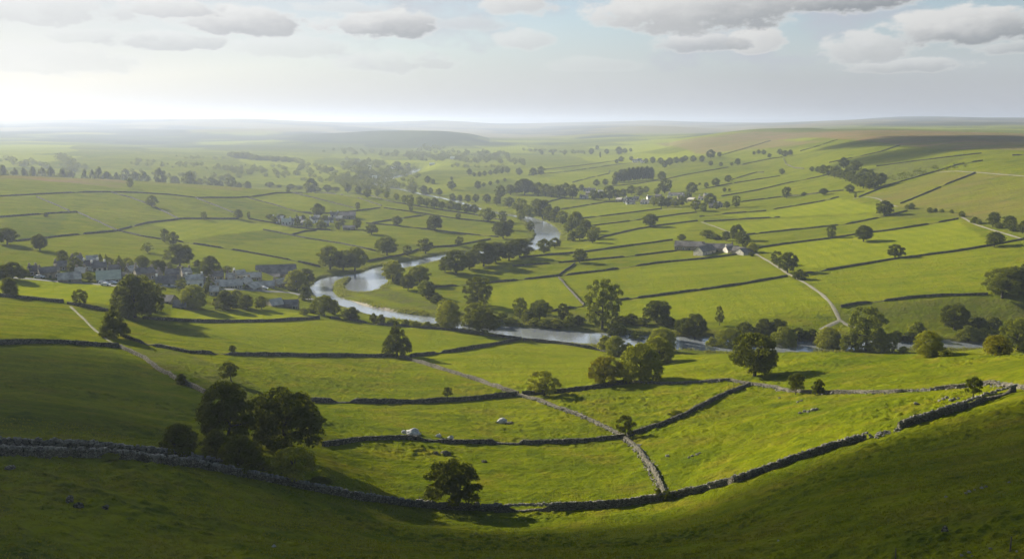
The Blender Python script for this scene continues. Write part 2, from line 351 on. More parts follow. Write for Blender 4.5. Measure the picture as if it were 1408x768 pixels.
# ------------------------------------------------------------------ ground mesh
def in_poly(px, py, poly):
    c = np.zeros(px.shape, bool); n = len(poly)
    for i in range(n):
        x1, y1 = poly[i]; x2, y2 = poly[(i + 1) % n]
        hit = ((y1 > py) != (y2 > py)) & (px < (x2 - x1) * (py - y1) / (y2 - y1 + 1e-12) + x1); c ^= hit
    return c
def zone(pixels, soft=0):
    return [tuple(at(a, b)[0][:2]) for a, b in pixels]
# ------------------------------------------------------------------ ground sheet with its cover
MOOR = [(1.0, [(985, 187), (1040, 181), (1200, 179), (1408, 184), (1500, 184), (1500, 206), (1408, 207), (1300, 206), (1180, 193), (1110, 189), (1070, 193)]),
        (.8, [(900, 197), (985, 188), (1060, 192), (1140, 193), (1060, 203), (960, 212)]),
        (.38, [(1195, 268), (1300, 234), (1408, 240), (1500, 250), (1500, 320), (1408, 318), (1330, 300), (1230, 284)]),
        (.85, [(-80, 238), (60, 241), (180, 251), (165, 259), (70, 249), (-80, 247)]),
        (.45, [(185, 251), (330, 257), (400, 262), (330, 262), (240, 257)])]
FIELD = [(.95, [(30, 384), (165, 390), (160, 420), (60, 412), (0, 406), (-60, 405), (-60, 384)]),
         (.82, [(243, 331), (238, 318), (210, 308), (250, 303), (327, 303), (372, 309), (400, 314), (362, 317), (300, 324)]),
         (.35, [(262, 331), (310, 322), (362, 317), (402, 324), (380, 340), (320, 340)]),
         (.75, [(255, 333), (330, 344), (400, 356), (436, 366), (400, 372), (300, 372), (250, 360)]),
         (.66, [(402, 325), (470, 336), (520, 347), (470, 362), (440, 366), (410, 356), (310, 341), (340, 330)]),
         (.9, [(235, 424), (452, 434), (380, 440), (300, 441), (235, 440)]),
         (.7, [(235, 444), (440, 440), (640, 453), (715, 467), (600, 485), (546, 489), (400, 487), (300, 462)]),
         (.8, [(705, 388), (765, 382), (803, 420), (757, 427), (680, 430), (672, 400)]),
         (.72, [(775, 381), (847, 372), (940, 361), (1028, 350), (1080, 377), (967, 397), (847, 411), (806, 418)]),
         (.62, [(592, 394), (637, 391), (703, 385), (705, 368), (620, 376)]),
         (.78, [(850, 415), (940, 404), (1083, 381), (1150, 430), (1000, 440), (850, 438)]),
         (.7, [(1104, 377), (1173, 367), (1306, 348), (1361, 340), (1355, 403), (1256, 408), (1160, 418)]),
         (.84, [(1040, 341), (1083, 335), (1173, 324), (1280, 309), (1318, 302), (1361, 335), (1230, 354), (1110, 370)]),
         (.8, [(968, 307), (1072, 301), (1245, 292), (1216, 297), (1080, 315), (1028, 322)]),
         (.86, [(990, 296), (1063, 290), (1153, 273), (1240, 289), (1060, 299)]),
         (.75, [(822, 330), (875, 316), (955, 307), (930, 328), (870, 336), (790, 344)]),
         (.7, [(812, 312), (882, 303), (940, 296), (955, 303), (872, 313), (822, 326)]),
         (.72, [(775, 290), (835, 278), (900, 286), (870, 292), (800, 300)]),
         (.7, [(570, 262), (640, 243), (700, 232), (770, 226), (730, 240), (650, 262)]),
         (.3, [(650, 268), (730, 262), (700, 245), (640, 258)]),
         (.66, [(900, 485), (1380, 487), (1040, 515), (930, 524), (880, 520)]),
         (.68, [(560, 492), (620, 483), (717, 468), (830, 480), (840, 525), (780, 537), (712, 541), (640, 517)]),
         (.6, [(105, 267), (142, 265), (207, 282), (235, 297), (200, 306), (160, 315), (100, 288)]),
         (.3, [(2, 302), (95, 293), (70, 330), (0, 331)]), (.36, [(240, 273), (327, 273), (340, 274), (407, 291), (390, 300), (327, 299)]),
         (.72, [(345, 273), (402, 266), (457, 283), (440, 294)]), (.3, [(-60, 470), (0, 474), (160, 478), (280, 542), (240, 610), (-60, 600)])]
RUSH = [(.9, [(440, 386), (478, 382), (500, 405), (640, 440), (640, 428), (560, 408), (528, 392), (470, 408)]), (.6, [(1140, 420), (1355, 408), (1500, 410), (1500, 440), (1160, 440)]),
        (.9, [(1180, 236), (1250, 222), (1330, 216), (1290, 233), (1220, 254)]), (.7, [(1195, 298), (1240, 284), (1408, 308), (1408, 326), (1320, 299)]), (.8, [(180, 480), (290, 545), (420, 560), (300, 500), (220, 476)]),
        (.8, [(640, 430), (820, 432), (960, 445), (960, 455), (820, 458), (640, 442)])]
cover = np.zeros(Z.shape + (4,), np.float32); cover[..., 1] = np.where(DS > 400, .62, .5)[:, None]; 
jit = 1.6 * fbm(X / 7, Y / 7, 55, 2); fjx = X + jit * (Y / 500); fjy = Y + 1.6 * fbm(X / 7, Y / 7, 56, 2) * (Y / 500)
sel = (np.abs(AZ)[None] < R(40)) & (DS[:, None] > 80)
def paint(ch, val, poly):
    poly = [(a, b) for a, b in poly]
    P = zone(poly); xs = [p[0] for p in P]; ys = [p[1] for p in P]
    b = sel & (X > min(xs) - 20) & (X < max(xs) + 20) & (Y > min(ys) - 20) & (Y < max(ys) + 20)
    hit = in_poly(fjx[b], fjy[b], P); tmp = cover[..., ch][b]; tmp[hit] = val; cover[..., ch][b] = tmp
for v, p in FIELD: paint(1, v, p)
for v, p in MOOR: paint(0, v, p)
for v, p in RUSH: paint(2, v, p)
cover[..., 0] *= np.where((DS < 1250)[:, None], np.clip(.9 + 1.0 * fbm(X / 45, Y / 22, 91, 4), .15, 1.7), 1)
cover[..., 2] = np.maximum(cover[..., 2], (1 - sstep(2, 9, RD)) * .9)
# far heather and moss on the tops
hw_ = (np.abs(DS[:, None] - 3500) < 520) & (AZ[None] > ray(500, 190)[0]) & (AZ[None] < ray(692, 190)[0]) & (Z > 40)
cover[..., 3] = np.maximum(cover[..., 3], hw_ * .5)
cover[..., 3] = np.maximum(cover[..., 3], sstep(1800, 3200, DS)[:, None] * sstep(-.08, .18, fbm(X / 420 + 9, Y / 600, 67, 4)) * .8)
cover[..., 3] = np.maximum(cover[..., 3], (DS[:, None] > 6600) * (AZ[None] > ray(1040, 170)[0]) * .7)
farm_ = sstep(2600, 5000, DS)[:, None] * (.25 + .75 * sstep(-.15, .35, fbm(X / 700, Y / 500, 61, 3)))
cover[..., 0] = np.maximum(cover[..., 0], farm_ * .9)
cover[..., 0] = np.maximum(cover[..., 0], sstep(3900, 4600, DS)[:, None] * .9 * np.ones_like(Z))
# every far enclosure has its own shade of grass
fx = X / 150 + .5 * vnoise(X / 300, Y / 300, 71); fy = Y / 260 + .5 * vnoise(X / 300, Y / 300, 72)
tone = .66 + .34 * _hash(np.floor(fx + .35 * fy), np.floor(fy), 5)
cover[..., 1] = np.where((np.abs(cover[..., 1] - .62) < .001) & (DS[:, None] > 1250), tone, cover[..., 1])
def box_blur(a):
    b = a.copy(); b[1:-1, 1:-1] = (a[1:-1, 1:-1] * 2 + a[:-2, 1:-1] + a[2:, 1:-1] + a[1:-1, :-2] + a[1:-1, 2:]) / 6; return b
cover = np.clip(cover, 0, 1)
for _ in range(2): cover = box_blur(cover)
nr, nc = Z.shape
V = np.stack([X, Y, Z], -1).reshape(-1, 3)
idx = np.arange(nr * nc).reshape(nr, nc)
Fq = np.stack([idx[:-1, :-1], idx[:-1, 1:], idx[1:, 1:], idx[1:, :-1]], -1).reshape(-1, 4)
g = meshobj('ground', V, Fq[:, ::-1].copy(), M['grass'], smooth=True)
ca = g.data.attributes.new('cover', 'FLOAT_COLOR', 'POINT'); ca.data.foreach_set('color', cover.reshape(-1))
tag(g, 'green dale of walled pastures between low moorland hills', 'ground', kind='structure')
# river: one level sheet lying in its bed
wm = RD < 2.6
cell = wm[:-1, :-1] | wm[1:, 1:] | wm[:-1, 1:] | wm[1:, :-1]
fw = Fq.reshape(nr - 1, nc - 1, 4)[cell]
u_, inv = np.unique(fw.ravel(), return_inverse=True)
vw = V[u_].copy(); vw[:, 2] = 0.0
w_ = meshobj('river', vw, inv.reshape(-1, 4)[:, ::-1].copy(), M['water'])
tag(w_, 'calm silver river winding along the valley floor', 'river', kind='structure')

# ------------------------------------------------------------------ roads and tracks draped on the ground
def resample(P, step):
    P = np.array(P, float); d = np.concatenate([[0], np.cumsum(np.hypot(*np.diff(P[:, :2], axis=0).T))])
    n = max(2, int(d[-1] / step) + 1); s = np.linspace(0, d[-1], n)
    return np.stack([np.interp(s, d, P[:, 0]), np.interp(s, d, P[:, 1])], 1), d[-1]
def smooth_line(P, it=2):
    P = np.array(P, float)
    for _ in range(it):
        Q = P.copy(); Q[1:-1] = (P[:-2] + 2 * P[1:-1] + P[2:]) / 4; P = Q
    return P
def world_line(pix, seg=10):
    out_ = []
    for (a, b), (c, d) in zip(pix[:-1], pix[1:]):
        n = max(1, int(math.hypot(c - a, d - b) / seg))
        for k in range(n): out_.append(at(a + (c - a) * k / n, b + (d - b) * k / n)[0][:2])
    out_.append(at(*pix[-1])[0][:2]); return np.array(out_)
def track(name, pix, width, mat, label, cat='track'):
    P, _ = resample(world_line(pix), 2.5); P = smooth_line(P, 6)
    T = np.gradient(P, axis=0); T /= np.hypot(*T.T)[:, None] + 1e-9; Nn = np.stack([-T[:, 1], T[:, 0]], 1)
    v = []; K = 4
    for i in range(len(P)):
        wv = width * (1 + .15 * math.sin(i * .7))
        for j in range(K + 1):
            q = P[i] + Nn[i] * wv * (j / K - .5); v.append((q[0], q[1], z_at(q[0], q[1]) + .10 - (.1 if j in (0, K) else 0)))
    f = [(i * (K + 1) + j, i * (K + 1) + j + 1, (i + 1) * (K + 1) + j + 1, (i + 1) * (K + 1) + j) for i in range(len(P) - 1) for j in range(K)]
    o = meshobj(name, v, f, mat, smooth=True); tag(o, label, cat, kind='structure'); return o
track('track', [(964, 305), (985, 312), (1003, 319), (1010, 324)], 1.5, M['track'], 'thin pale track ending at the trees behind the farm')
track('track', [(1036, 347), (1062, 362), (1085, 377), (1108, 389), (1130, 404), (1144, 419), (1151, 432), (1155, 440)], 1.8, M['track'], 'pale gravel track running down past the farm to the river')
track('track', [(1155, 440), (1142, 446), (1128, 453)], 2.0, M['track'], 'left fork of the pale track at the river meadow')
track('track', [(1153, 438), (1160, 446), (1172, 451), (1185, 453)], 1.8, M['track'], 'right fork of the pale track at the river meadow')
track('track', [(1288, 237), (1310, 235), (1345, 237), (1380, 240), (1408, 242), (1450, 246)], 2.4, M['track'], 'pale grassy track crossing the upper right hillside')
track('track', [(1173, 273), (1190, 270), (1208, 273), (1222, 281), (1235, 284)], 2.0, M['track'], 'short bent track below the hillside wall')
track('track', [(1322, 298), (1340, 308), (1365, 316), (1385, 322), (1405, 328)], 1.8, M['track'], 'pale path dropping to the corner of the right hand pasture')
track('lane', [(-60, 379), (0, 381), (30, 382), (80, 387), (130, 390), (170, 394), (215, 393), (240, 394), (300, 397), (370, 400), (405, 402), (428, 412)], 4.0, M['lane'], 'village lane along the lower row of houses', 'lane')
track('track', [(97, 421), (113, 436), (128, 451), (146, 466), (166, 478)], 1.0, M['path'], 'narrow stony path climbing from the village field')
track('track', [(908, 289), (924, 287), (938, 287)], 1.8, M['track'], 'short pale track leading out of the middle hamlet')
for k, (pp, w) in enumerate([([(463, 413), (485, 417), (510, 424), (545, 429)], 3.0), ([(1280, 473), (1310, 472), (1345, 474), (1370, 474)], 3.0)]):
    track('shingle_bank', pp, w, M['shingle'], ['sandy river bank on the inside of the meander', 'sandy river bank behind the yellow riverside bush'][k], 'bank')

# ------------------------------------------------------------------ dry stone walls, every run a thing of its own
wall_rng = np.random.default_rng(5)
def wall_mesh(P, h, w, step):
    P, Ln = resample(P, step); P = smooth_line(P, 2); n = len(P)
    q_ = np.arange(n) * step; P = P + np.stack([.55 * fbm(q_ / 14, q_ * 0 + P[0, 1], 4, 3), .55 * fbm(q_ / 14, q_ * 0 + P[0, 0], 5, 3)], 1)
    T = np.gradient(P, axis=0); T /= np.hypot(*T.T)[:, None] + 1e-9; Nn = np.stack([-T[:, 1], T[:, 0]], 1)
    zz = np.array([z_at(p[0], p[1]) for p in P])
    k = max(1, int(2 / step)); zz = np.convolve(np.pad(zz, k, 'edge'), np.ones(2 * k + 1) / (2 * k + 1), 'valid')
    s = np.arange(n) * step
    hh = h * (.95 + .28 * fbm(s / 9.0, s * 0 + P[0, 0], 3, 4) - .75 * sstep(.55, .75, vnoise(s / 9.0, s * 0 + P[0, 1], 8)))
    prof_ = [(-.5, -.5), (-.48, .3), (-.4, .62), (-.32, .88), (-.36, .90), (-.30, 1.0), (.0, 1.05), (.30, 1.0), (.36, .90), (.32, .88), (.4, .62), (.48, .3), (.5, -.5)]
    K = len(prof_); v = np.empty((n, K, 3))
    for j, (a, b) in enumerate(prof_):
        ja = wall_rng.normal(0, .035, n); jb = wall_rng.normal(0, .02, n) * (b > .2)
        if b >= .95: jb = wall_rng.normal(0, .055, n)
        off = (a + ja) * w
        v[:, j, 0] = P[:, 0] + Nn[:, 0] * off; v[:, j, 1] = P[:, 1] + Nn[:, 1] * off; v[:, j, 2] = zz + (b + jb) * hh
    i = np.arange(n - 1)[:, None] * K + np.arange(K - 1)[None]
    f = np.stack([i, i + 1, i + K + 1, i + K], -1).reshape(-1, 4)
    f = [tuple(q) for q in f[:, ::-1]] + [tuple(range(K)), tuple(range((n - 1) * K, n * K))[::-1]]
    return v.reshape(-1, 3), f
def rock_v(c, r, sq=.7, rng=wall_rng):
    v = np.array([(-1, -1, -1), (1, -1, -1), (1, 1, -1), (-1, 1, -1), (-.7, -.7, .9), (.75, -.65, .8), (.7, .7, 1), (-.75, .7, .85)]) * rng.uniform(.7, 1.15, (8, 3)) * .55
    a = rng.uniform(0, 6.28); ca_, sa_ = math.cos(a), math.sin(a)
    v = v @ np.array([(ca_, sa_, 0), (-sa_, ca_, 0), (0, 0, 1)]) * np.array([r, r * rng.uniform(.6, 1), r * sq])
    return v + np.array(c)
RF = [(0, 3, 2, 1), (4, 5, 6, 7), (0, 1, 5, 4), (1, 2, 6, 5), (2, 3, 7, 6), (3, 0, 4, 7)]
def rubble(P, w, dens, size, h=.5):
    P, Ln = resample(P, .8); v = []; f = []
    n = int(Ln * dens); T = np.gradient(P, axis=0); T /= np.hypot(*T.T)[:, None] + 1e-9
    for k in range(n):
        i = wall_rng.integers(len(P)); o = wall_rng.normal(0, w / 3); x = P[i, 0] - T[i, 1] * o + wall_rng.uniform(-.5, .5); y = P[i, 1] + T[i, 0] * o + wall_rng.uniform(-.5, .5)
        zz = z_at(x, y) + max(0, h * (1 - abs(o) / (w * .6))) * wall_rng.uniform(.2, 1)
        b = len(v); v += list(rock_v((x, y, zz), wall_rng.uniform(.6, 1.3) * size)); f += [tuple(b + q for q in r) for r in RF]
    return v, f
def wall(pix, label, h=1.35, w=.75, mat='stone_dark', style='', group='dry stone walls between the pastures', ext=0):
    P = world_line(pix, 9); d = float(np.hypot(*P.T).mean()); step = .45 if d < 200 else .8 if d < 330 else 1.6 if d < 700 else 3.0
    if style == 'rubble':
        v, f = rubble(P, 1.25, 9.0, .36, .6)
        o = meshobj('dry_stone_wall', v, f, M['rubble'])
        if w > 0:
            root = empty('dry_stone_wall', (0, 0, 0)); o.name = 'rubble'; o.parent = root
            vv, ff = wall_mesh(P, h * .62, w, .7); meshobj('wall_core', vv, ff, M['stone'], root); o = root
            o.name = 'dry_stone_wall'
    elif style == 'near':
        root = empty('dry_stone_wall', (0, 0, 0)); vv, ff = wall_mesh(P, h, w, .35); meshobj('wall_face', vv, ff, M[mat], root)
        Q, Ln = resample(P, .36); v = []; f = []
        Q = smooth_line(Q, 4)
        for q in Q:
            if wall_rng.random() < .12: continue
            b = len(v); v += list(rock_v((q[0] + wall_rng.normal(0, .05), q[1] + wall_rng.normal(0, .05), z_at(q[0], q[1]) + h * 1.0 + wall_rng.normal(0, .05)), wall_rng.uniform(.38, .6), .8)); f += [tuple(b + c for c in r) for r in RF]
        meshobj('coping', v, f, M['rubble'], root); o = root
    else:
        vv, ff = wall_mesh(P, h, w, step); o = meshobj('dry_stone_wall', vv, ff, M[mat])
    tag(o, label, 'stone wall', group, 'thing'); return o
NW = 'long stone walls at the foot of the near slope'
wall([(-50, 622), (0, 624), (60, 627), (130, 628), (200, 633), (270, 642), (350, 658), (420, 672), (500, 687), (560, 695), (620, 700), (700, 702), (780, 700), (850, 696), (910, 687), (960, 677), (1020, 660), (1100, 631), (1150, 615), (1192, 603)], 'long stone wall sweeping across the whole foreground', 1.15, .65, 'stone', 'near', NW)
wall([(-50, 611), (0, 612), (60, 614), (110, 616), (180, 621), (240, 628), (290, 638), (330, 647)], 'second stone wall just behind the foreground wall at lower left', 1.0, .55, 'stone_dark', 'near', NW)
wall([(1196, 602), (1206, 600), (1216, 596), (1238, 590)], 'collapsed gap of loose stones in the right hand wall', 1.2, 0, style='rubble', group=NW)
wall([(1238, 589), (1290, 573), (1350, 553), (1396, 538)], 'dark stone wall climbing to the right edge crest', 1.4, .75, 'stone', 'near', NW)
wall([(1450, 535), (1408, 534), (1370, 527), (1321, 533), (1271, 537), (1205, 540), (1138, 540), (1088, 538), (1038, 529), (1005, 523)], 'pale tumbled wall curving across the right hand rise behind the thorn trees', 1.3, .8, style='rubble')
wall([(1003, 523), (970, 525), (939, 527), (905, 527), (872, 525)], 'pale broken wall left of the big round oak', 1.1, .7, style='rubble')
wall([(1030, 530), (1000, 541), (970, 556), (938, 573), (905, 586), (862, 600)], 'mossy wall running down left from below the big oak', 1.0, .9, 'stone_dark')
wall([(858, 601), (800, 608), (700, 611), (620, 609), (560, 603), (500, 605), (446, 613)], 'low curved wall crossing the field of pale boulders', 1.0, .8)
wall([(550, 491), (590, 503), (637, 517), (680, 532), (712, 543)], 'pale wall slanting down right from the tall conifer', 1.2, .7, 'stone')
wall([(714, 543), (745, 552), (780, 565), (815, 579), (840, 592), (858, 601)], 'pale tumbled wall slanting down to the small thorn tree', 1.2, .8, style='rubble')
wall([(860, 604), (880, 621), (893, 640), (903, 658), (912, 680)], 'pale wall dropping from the thorn tree to the foreground wall', 1.3, .8, style='rubble')
wall([(425, 553), (500, 554), (570, 554), (640, 551), (710, 544)], 'dark straight wall right of the pair of big foreground trees', 1.3, .7)
wall([(718, 543), (780, 539), (830, 532), (868, 525)], 'dark wall under the two lone yellowish trees', 1.3, .7)
wall([(717, 467), (670, 476), (620, 484), (563, 491)], 'wall joining the tall conifer to the river bank wall', 1.3, .7)
wall([(546, 491), (500, 490), (440, 490), (400, 489), (330, 488), (260, 485), (200, 473), (166, 462)], 'long low wall running left from the tall conifer', 1.2, .7)
wall([(440, 438), (380, 442), (335, 443), (280, 443), (235, 441), (196, 438)], 'dark wall across the field below the village trees', 1.3, .7)
wall([(454, 438), (470, 438), (512, 446), (557, 449), (620, 454), (670, 461), (717, 467)], 'river bank wall behind the tall conifer', 1.2, .7)
wall([(719, 468), (770, 472), (820, 481), (850, 487), (872, 484)], 'river bank wall beyond the middle pasture', 1.2, .7)
wall([(-50, 403), (0, 408), (50, 412), (87, 416)], 'dark wall below the bright village field at the left edge', 1.4, .8)
wall([(92, 418), (115, 422), (142, 427), (168, 431)], 'dark wall below the bright village field near the spruce', 1.3, .7)
wall([(166, 478), (200, 494), (217, 508), (247, 524), (283, 541)], 'stony wall running down the left hand slope', 1.2, .9, 'stone')
wall([(-50, 472), (0, 474), (50, 472), (80, 471), (130, 475), (164, 478)], 'dark wall on the brow of the shaded left field', 1.4, .8)
S = 'stone walls on the hill left of the river'
for pp, lb in [
 ([(-40, 272), (0, 270), (100, 265), (142, 264), (188, 265), (235, 268), (268, 272), (327, 272)], 'long upper wall running below the brown strip at left'),
 ([(327, 272), (352, 270), (377, 266), (402, 265), (443, 265), (470, 268), (495, 273), (525, 283)], 'upper wall continuing past the small stump like tree'),
 ([(50, 271), (70, 279), (95, 290)], 'short wall joining the two upper left walls'),
 ([(-40, 301), (0, 299), (50, 295), (95, 292), (107, 292)], 'second wall down at the left edge of the hill'),
 ([(107, 292), (130, 303), (162, 317), (195, 325), (228, 330)], 'wall slanting down to the slender tree on the left hill'),
 ([(20, 332), (83, 325), (158, 318), (200, 307), (235, 303), (248, 301), (327, 301)], 'wall rising right from the two round trees at far left'),
 ([(342, 301), (377, 307), (402, 313), (455, 317)], 'wall below the white cottages of the small hamlet'),
 ([(150, 264), (180, 272), (207, 282), (235, 296), (245, 301)], 'wall passing under the round tree on the left hill'),
 ([(268, 272), (300, 284), (327, 295)], 'slanting wall above the hamlet, left one of two'),
 ([(340, 272), (375, 281), (407, 291), (440, 296)], 'slanting wall above the hamlet, ending behind the cone tree'),
 ([(402, 265), (435, 273), (470, 282), (487, 286)], 'slanting wall from the small stump like tree to the hill foot'),
 ([(244, 332), (310, 342), (335, 346), (402, 358), (440, 367)], 'long wall above the stone barn roof'),
 ([(362, 316), (402, 324), (435, 330), (470, 335), (520, 346)], 'wall running down to the trees at the river elbow'),
 ([(402, 323), (418, 318), (435, 317)], 'short curved wall in front of the hamlet'),
 ([(413, 292), (448, 294), (470, 292), (500, 289), (523, 286)], 'wall behind the big hamlet tree'),
 ([(503, 307), (540, 310), (600, 317), (640, 322), (686, 326)], 'wall at the foot of the field with the lone round tree'),
 ([(512, 307), (540, 302), (553, 300), (585, 296)], 'wall left of the lone round tree'),
 ([(527, 286), (563, 291), (603, 297), (628, 301), (690, 307)], 'wall above the lone round tree'),
 ([(495, 266), (540, 278), (600, 288), (650, 295), (704, 306)], 'field edge wall on the brow above the river trees'),
 ([(503, 360), (550, 351), (577, 343), (595, 340), (620, 339), (675, 329)], 'bank wall on the far side of the river pools')]:
    wall(pp, lb, 1.08, .7, group=S)
T_ = 'stone walls on the fields right of the river'
for pp, lb in [
 ([(715, 354), (788, 348), (808, 346), (872, 337), (925, 330)], 'wall ending at the left gable of the right hand farm'),
 ([(705, 366), (788, 360), (872, 352), (930, 345)], 'wall passing behind the lone round tree by the river fields'),
 ([(592, 396), (637, 392), (703, 386), (763, 380), (772, 379)], 'wall running right from the riverside bushes'),
 ([(775, 379), (847, 370), (900, 362), (967, 356), (1028, 348)], 'wall just in front of the right hand farm'),
 ([(790, 363), (779, 371), (768, 379)], 'short pale wall joining two field walls by the lone tree'),
 ([(768, 381), (778, 393), (790, 406), (803, 420)], 'pale slanting wall in the middle of the river fields'),
 ([(757, 428), (780, 424), (802, 421)], 'short dark wall left of the tall riverside tree'),
 ([(847, 413), (900, 407), (967, 398), (1017, 391), (1082, 380)], 'long dark wall from the tall riverside tree to the track'),
 ([(1102, 377), (1135, 372), (1173, 366), (1231, 356), (1306, 347), (1361, 338), (1420, 327)], 'long dark wall under two lone trees on the right'),
 ([(1043, 341), (1083, 335), (1135, 329), (1173, 323), (1221, 317), (1280, 308), (1318, 301)], 'wall rising right from the farm to the bracken slope'),
 ([(1026, 323), (1083, 317), (1135, 312), (1173, 307), (1216, 298), (1247, 290)], 'wall running to the dark tree at the slope foot'),
 ([(968, 305), (1017, 302), (1072, 299)], 'short wall ending in open grass above the farm'),
 ([(962, 298), (1000, 294), (1054, 290)], 'upper of the two short walls above the farm'),
 ([(1063, 288), (1107, 281), (1135, 276), (1153, 271)], 'wall ending at the bent track below the copse'),
 ([(992, 270), (1040, 262), (1082, 252), (1123, 244), (1140, 240)], 'wall climbing to the foot of the dark copse'),
 ([(1018, 278), (1065, 272), (1115, 267), (1160, 262)], 'wall behind the square topped tree on the right slope'),
 ([(960, 261), (998, 254), (1040, 247), (1073, 242)], 'wall ending at the small lone tree below the copse'),
 ([(1007, 247), (1040, 237), (1050, 237)], 'short curved wall above the hamlet fields'),
 ([(905, 249), (940, 241), (1002, 230), (1057, 219), (1077, 216)], 'long wall rising to the knot of trees on the hillside'),
 ([(797, 301), (872, 292), (910, 287)], 'wall below the middle hamlet, the upper one'),
 ([(812, 311), (882, 302), (940, 294), (958, 292)], 'wall above the lone leaning tree'),
 ([(822, 328), (872, 316), (900, 311), (940, 306), (960, 304)], 'wall passing under the lone leaning tree'),
 ([(772, 288), (833, 278), (895, 277)], 'wall running left from the white cottages'),
 ([(753, 278), (772, 273)], 'very short wall by the dark riverside wood'),
 ([(1155, 422), (1175, 418), (1256, 409), (1300, 406), (1358, 405)], 'dark wall running right from the fork of the track'),
 ([(1181, 271), (1206, 261), (1231, 252), (1280, 238), (1315, 227), (1351, 221)], 'long hillside wall right of the dark copse'),
 ([(1238, 280), (1280, 263), (1310, 250), (1341, 238)], 'lower hillside wall meeting the pale grassy track'),
 ([(1140, 224), (1173, 217), (1210, 209), (1240, 199)], 'wall curving up in the cloud shadow, the upper one'),
 ([(1205, 229), (1256, 222), (1323, 214), (1350, 211)], 'wall in the cloud shadow above the bracken'),
 ([(1100, 208), (1125, 201), (1151, 192)], 'wall climbing the sunny moor edge'),
 ([(990, 214), (1025, 204), (1061, 193)], 'wall climbing to the hill shoulder left of the moor'),
 ([(1392, 214), (1408, 213), (1450, 212)], 'short wall at the right edge above the grassy track'),
 ([(727, 241), (780, 236), (858, 225), (880, 224)], 'long far wall leading to the white farm'),
 ([(787, 251), (813, 244), (837, 239), (838, 234)], 'curved wall round a far field below the white farm'),
 ([(750, 233), (812, 226), (848, 221)], 'faint upper wall in the fields left of the white farm'),
 ([(840, 256), (875, 253), (905, 248)], 'wall below the dark square plantation'),
 ([(1077, 218), (1081, 226), (1092, 231), (1105, 232)], 'curved hedge bank below the hillside tree knot')]:
    wall(pp, lb, 1.08, .7, group=T_)
# ------------------------------------------------------------------ trees
def leaves_on(centres, radii, n, size, rng, flat=.5):
    """n leaf faces over the skin of each clump; returns quads"""
    k = rng.choice(len(centres), n, p=(radii ** 2) / (radii ** 2).sum())
    d = rng.normal(size=(n, 3)); d /= np.linalg.norm(d, axis=1)[:, None]
    d[:, 2] = np.where(d[:, 2] < -.35, -d[:, 2] * .6, d[:, 2]); d /= np.linalg.norm(d, axis=1)[:, None]
    r = radii[k] * rng.uniform(.5, 1.1, n) ** .8
    p = centres[k] + d * r[:, None] * np.array([1, 1, .85])
    nn = d * 1.0 + rng.normal(size=(n, 3)) * .38 + np.array([0, 0, .15]); nn /= np.linalg.norm(nn, axis=1)[:, None]
    t = np.cross(nn, rng.normal(size=(n, 3))); t /= np.linalg.norm(t, axis=1)[:, None]; b = np.cross(nn, t)
    s = size * rng.uniform(.6, 1.3, n)[:, None]
    q = np.stack([p - t * s, p - b * s * .75, p + t * s, p + b * s * .75], 1)
    return q
ENV = {  # height, radius of the outline
 'round': [(.10, .2), (.18, .40), (.33, .49), (.52, .5), (.72, .43), (.88, .28), (1, .06)],
 'dome': [(.03, .36), (.14, .46), (.35, .5), (.6, .47), (.8, .35), (.95, .16), (1, .04)],
 'tall': [(.05, .28), (.18, .42), (.4, .46), (.6, .5), (.8, .44), (.93, .28), (1, .08)],
 'cone': [(.06, .38), (.14, .5), (.35, .42), (.55, .3), (.75, .19), (.9, .09), (1, .02)],
 'thorn': [(.22, .25), (.34, .44), (.55, .5), (.75, .42), (.9, .25), (1, .08)],
 'bush': [(.0, .44), (.2, .5), (.45, .48), (.7, .38), (.9, .2), (1, .05)],
 'wide': [(.13, .3), (.24, .47), (.45, .5), (.68, .46), (.87, .30), (1, .08)]}
def crown_mesh(shape, seed, nc, nl, leaf, cr, gap=0.0):
    rng = np.random.default_rng(seed); env = ENV[shape]; zs = np.array([e[0] for e in env]); rs = np.array([e[1] for e in env])
    cen = []; rad = []; warp = rng.uniform(0, 6.28, 3)
    zz = np.linspace(zs[0], 1, 200); wgt = np.interp(zz, zs, rs) + .06; cw = np.cumsum(wgt); cw /= cw[-1]
    n_out = int(nc * .8)
    for i in range(nc):
        if rng.random() < gap: continue
        outer = i < n_out
        z = float(np.interp((i + .5) / n_out if outer else rng.random(), cw, zz)); a = i * 2.39996 + rng.normal(0, .25) + warp[2]
        z = min(max(z + rng.normal(0, .02), zs[0]), 1)
        Rm = float(np.interp(z, zs, rs)) * (1 + .11 * math.sin(2 * a + warp[0]) + .10 * math.sin(3 * a + warp[1] + 4 * z))
        r = cr * rng.uniform(.7, 1.3) * (1 if shape != 'cone' else .4 + 1.4 * Rm)
        rr = max(0, Rm - r * .62) if outer else max(0, Rm - r) * math.sqrt(rng.random()) * .8
        zc = min(max(z, zs[0] + r * .45), 1 - r * .75)
        if shape == 'round' and rng.random() < .12: rr *= 1.12
        cen.append(np.array([math.cos(a) * rr, math.sin(a) * rr, zc])); rad.append(r)
    cen = np.array(cen); rad = np.array(rad)
    q = leaves_on(cen, rad, nl, leaf, rng); v = q.reshape(-1, 3)
    if shape == 'cone': v[:, 2] -= .05 * np.hypot(v[:, 0], v[:, 1])
    f = np.arange(len(v)).reshape(-1, 4)
    me = meshobj('crown_source', v, f, M['dark']); d = me.data; bpy.data.objects.remove(me); d.materials.clear(); return d, cen, rad
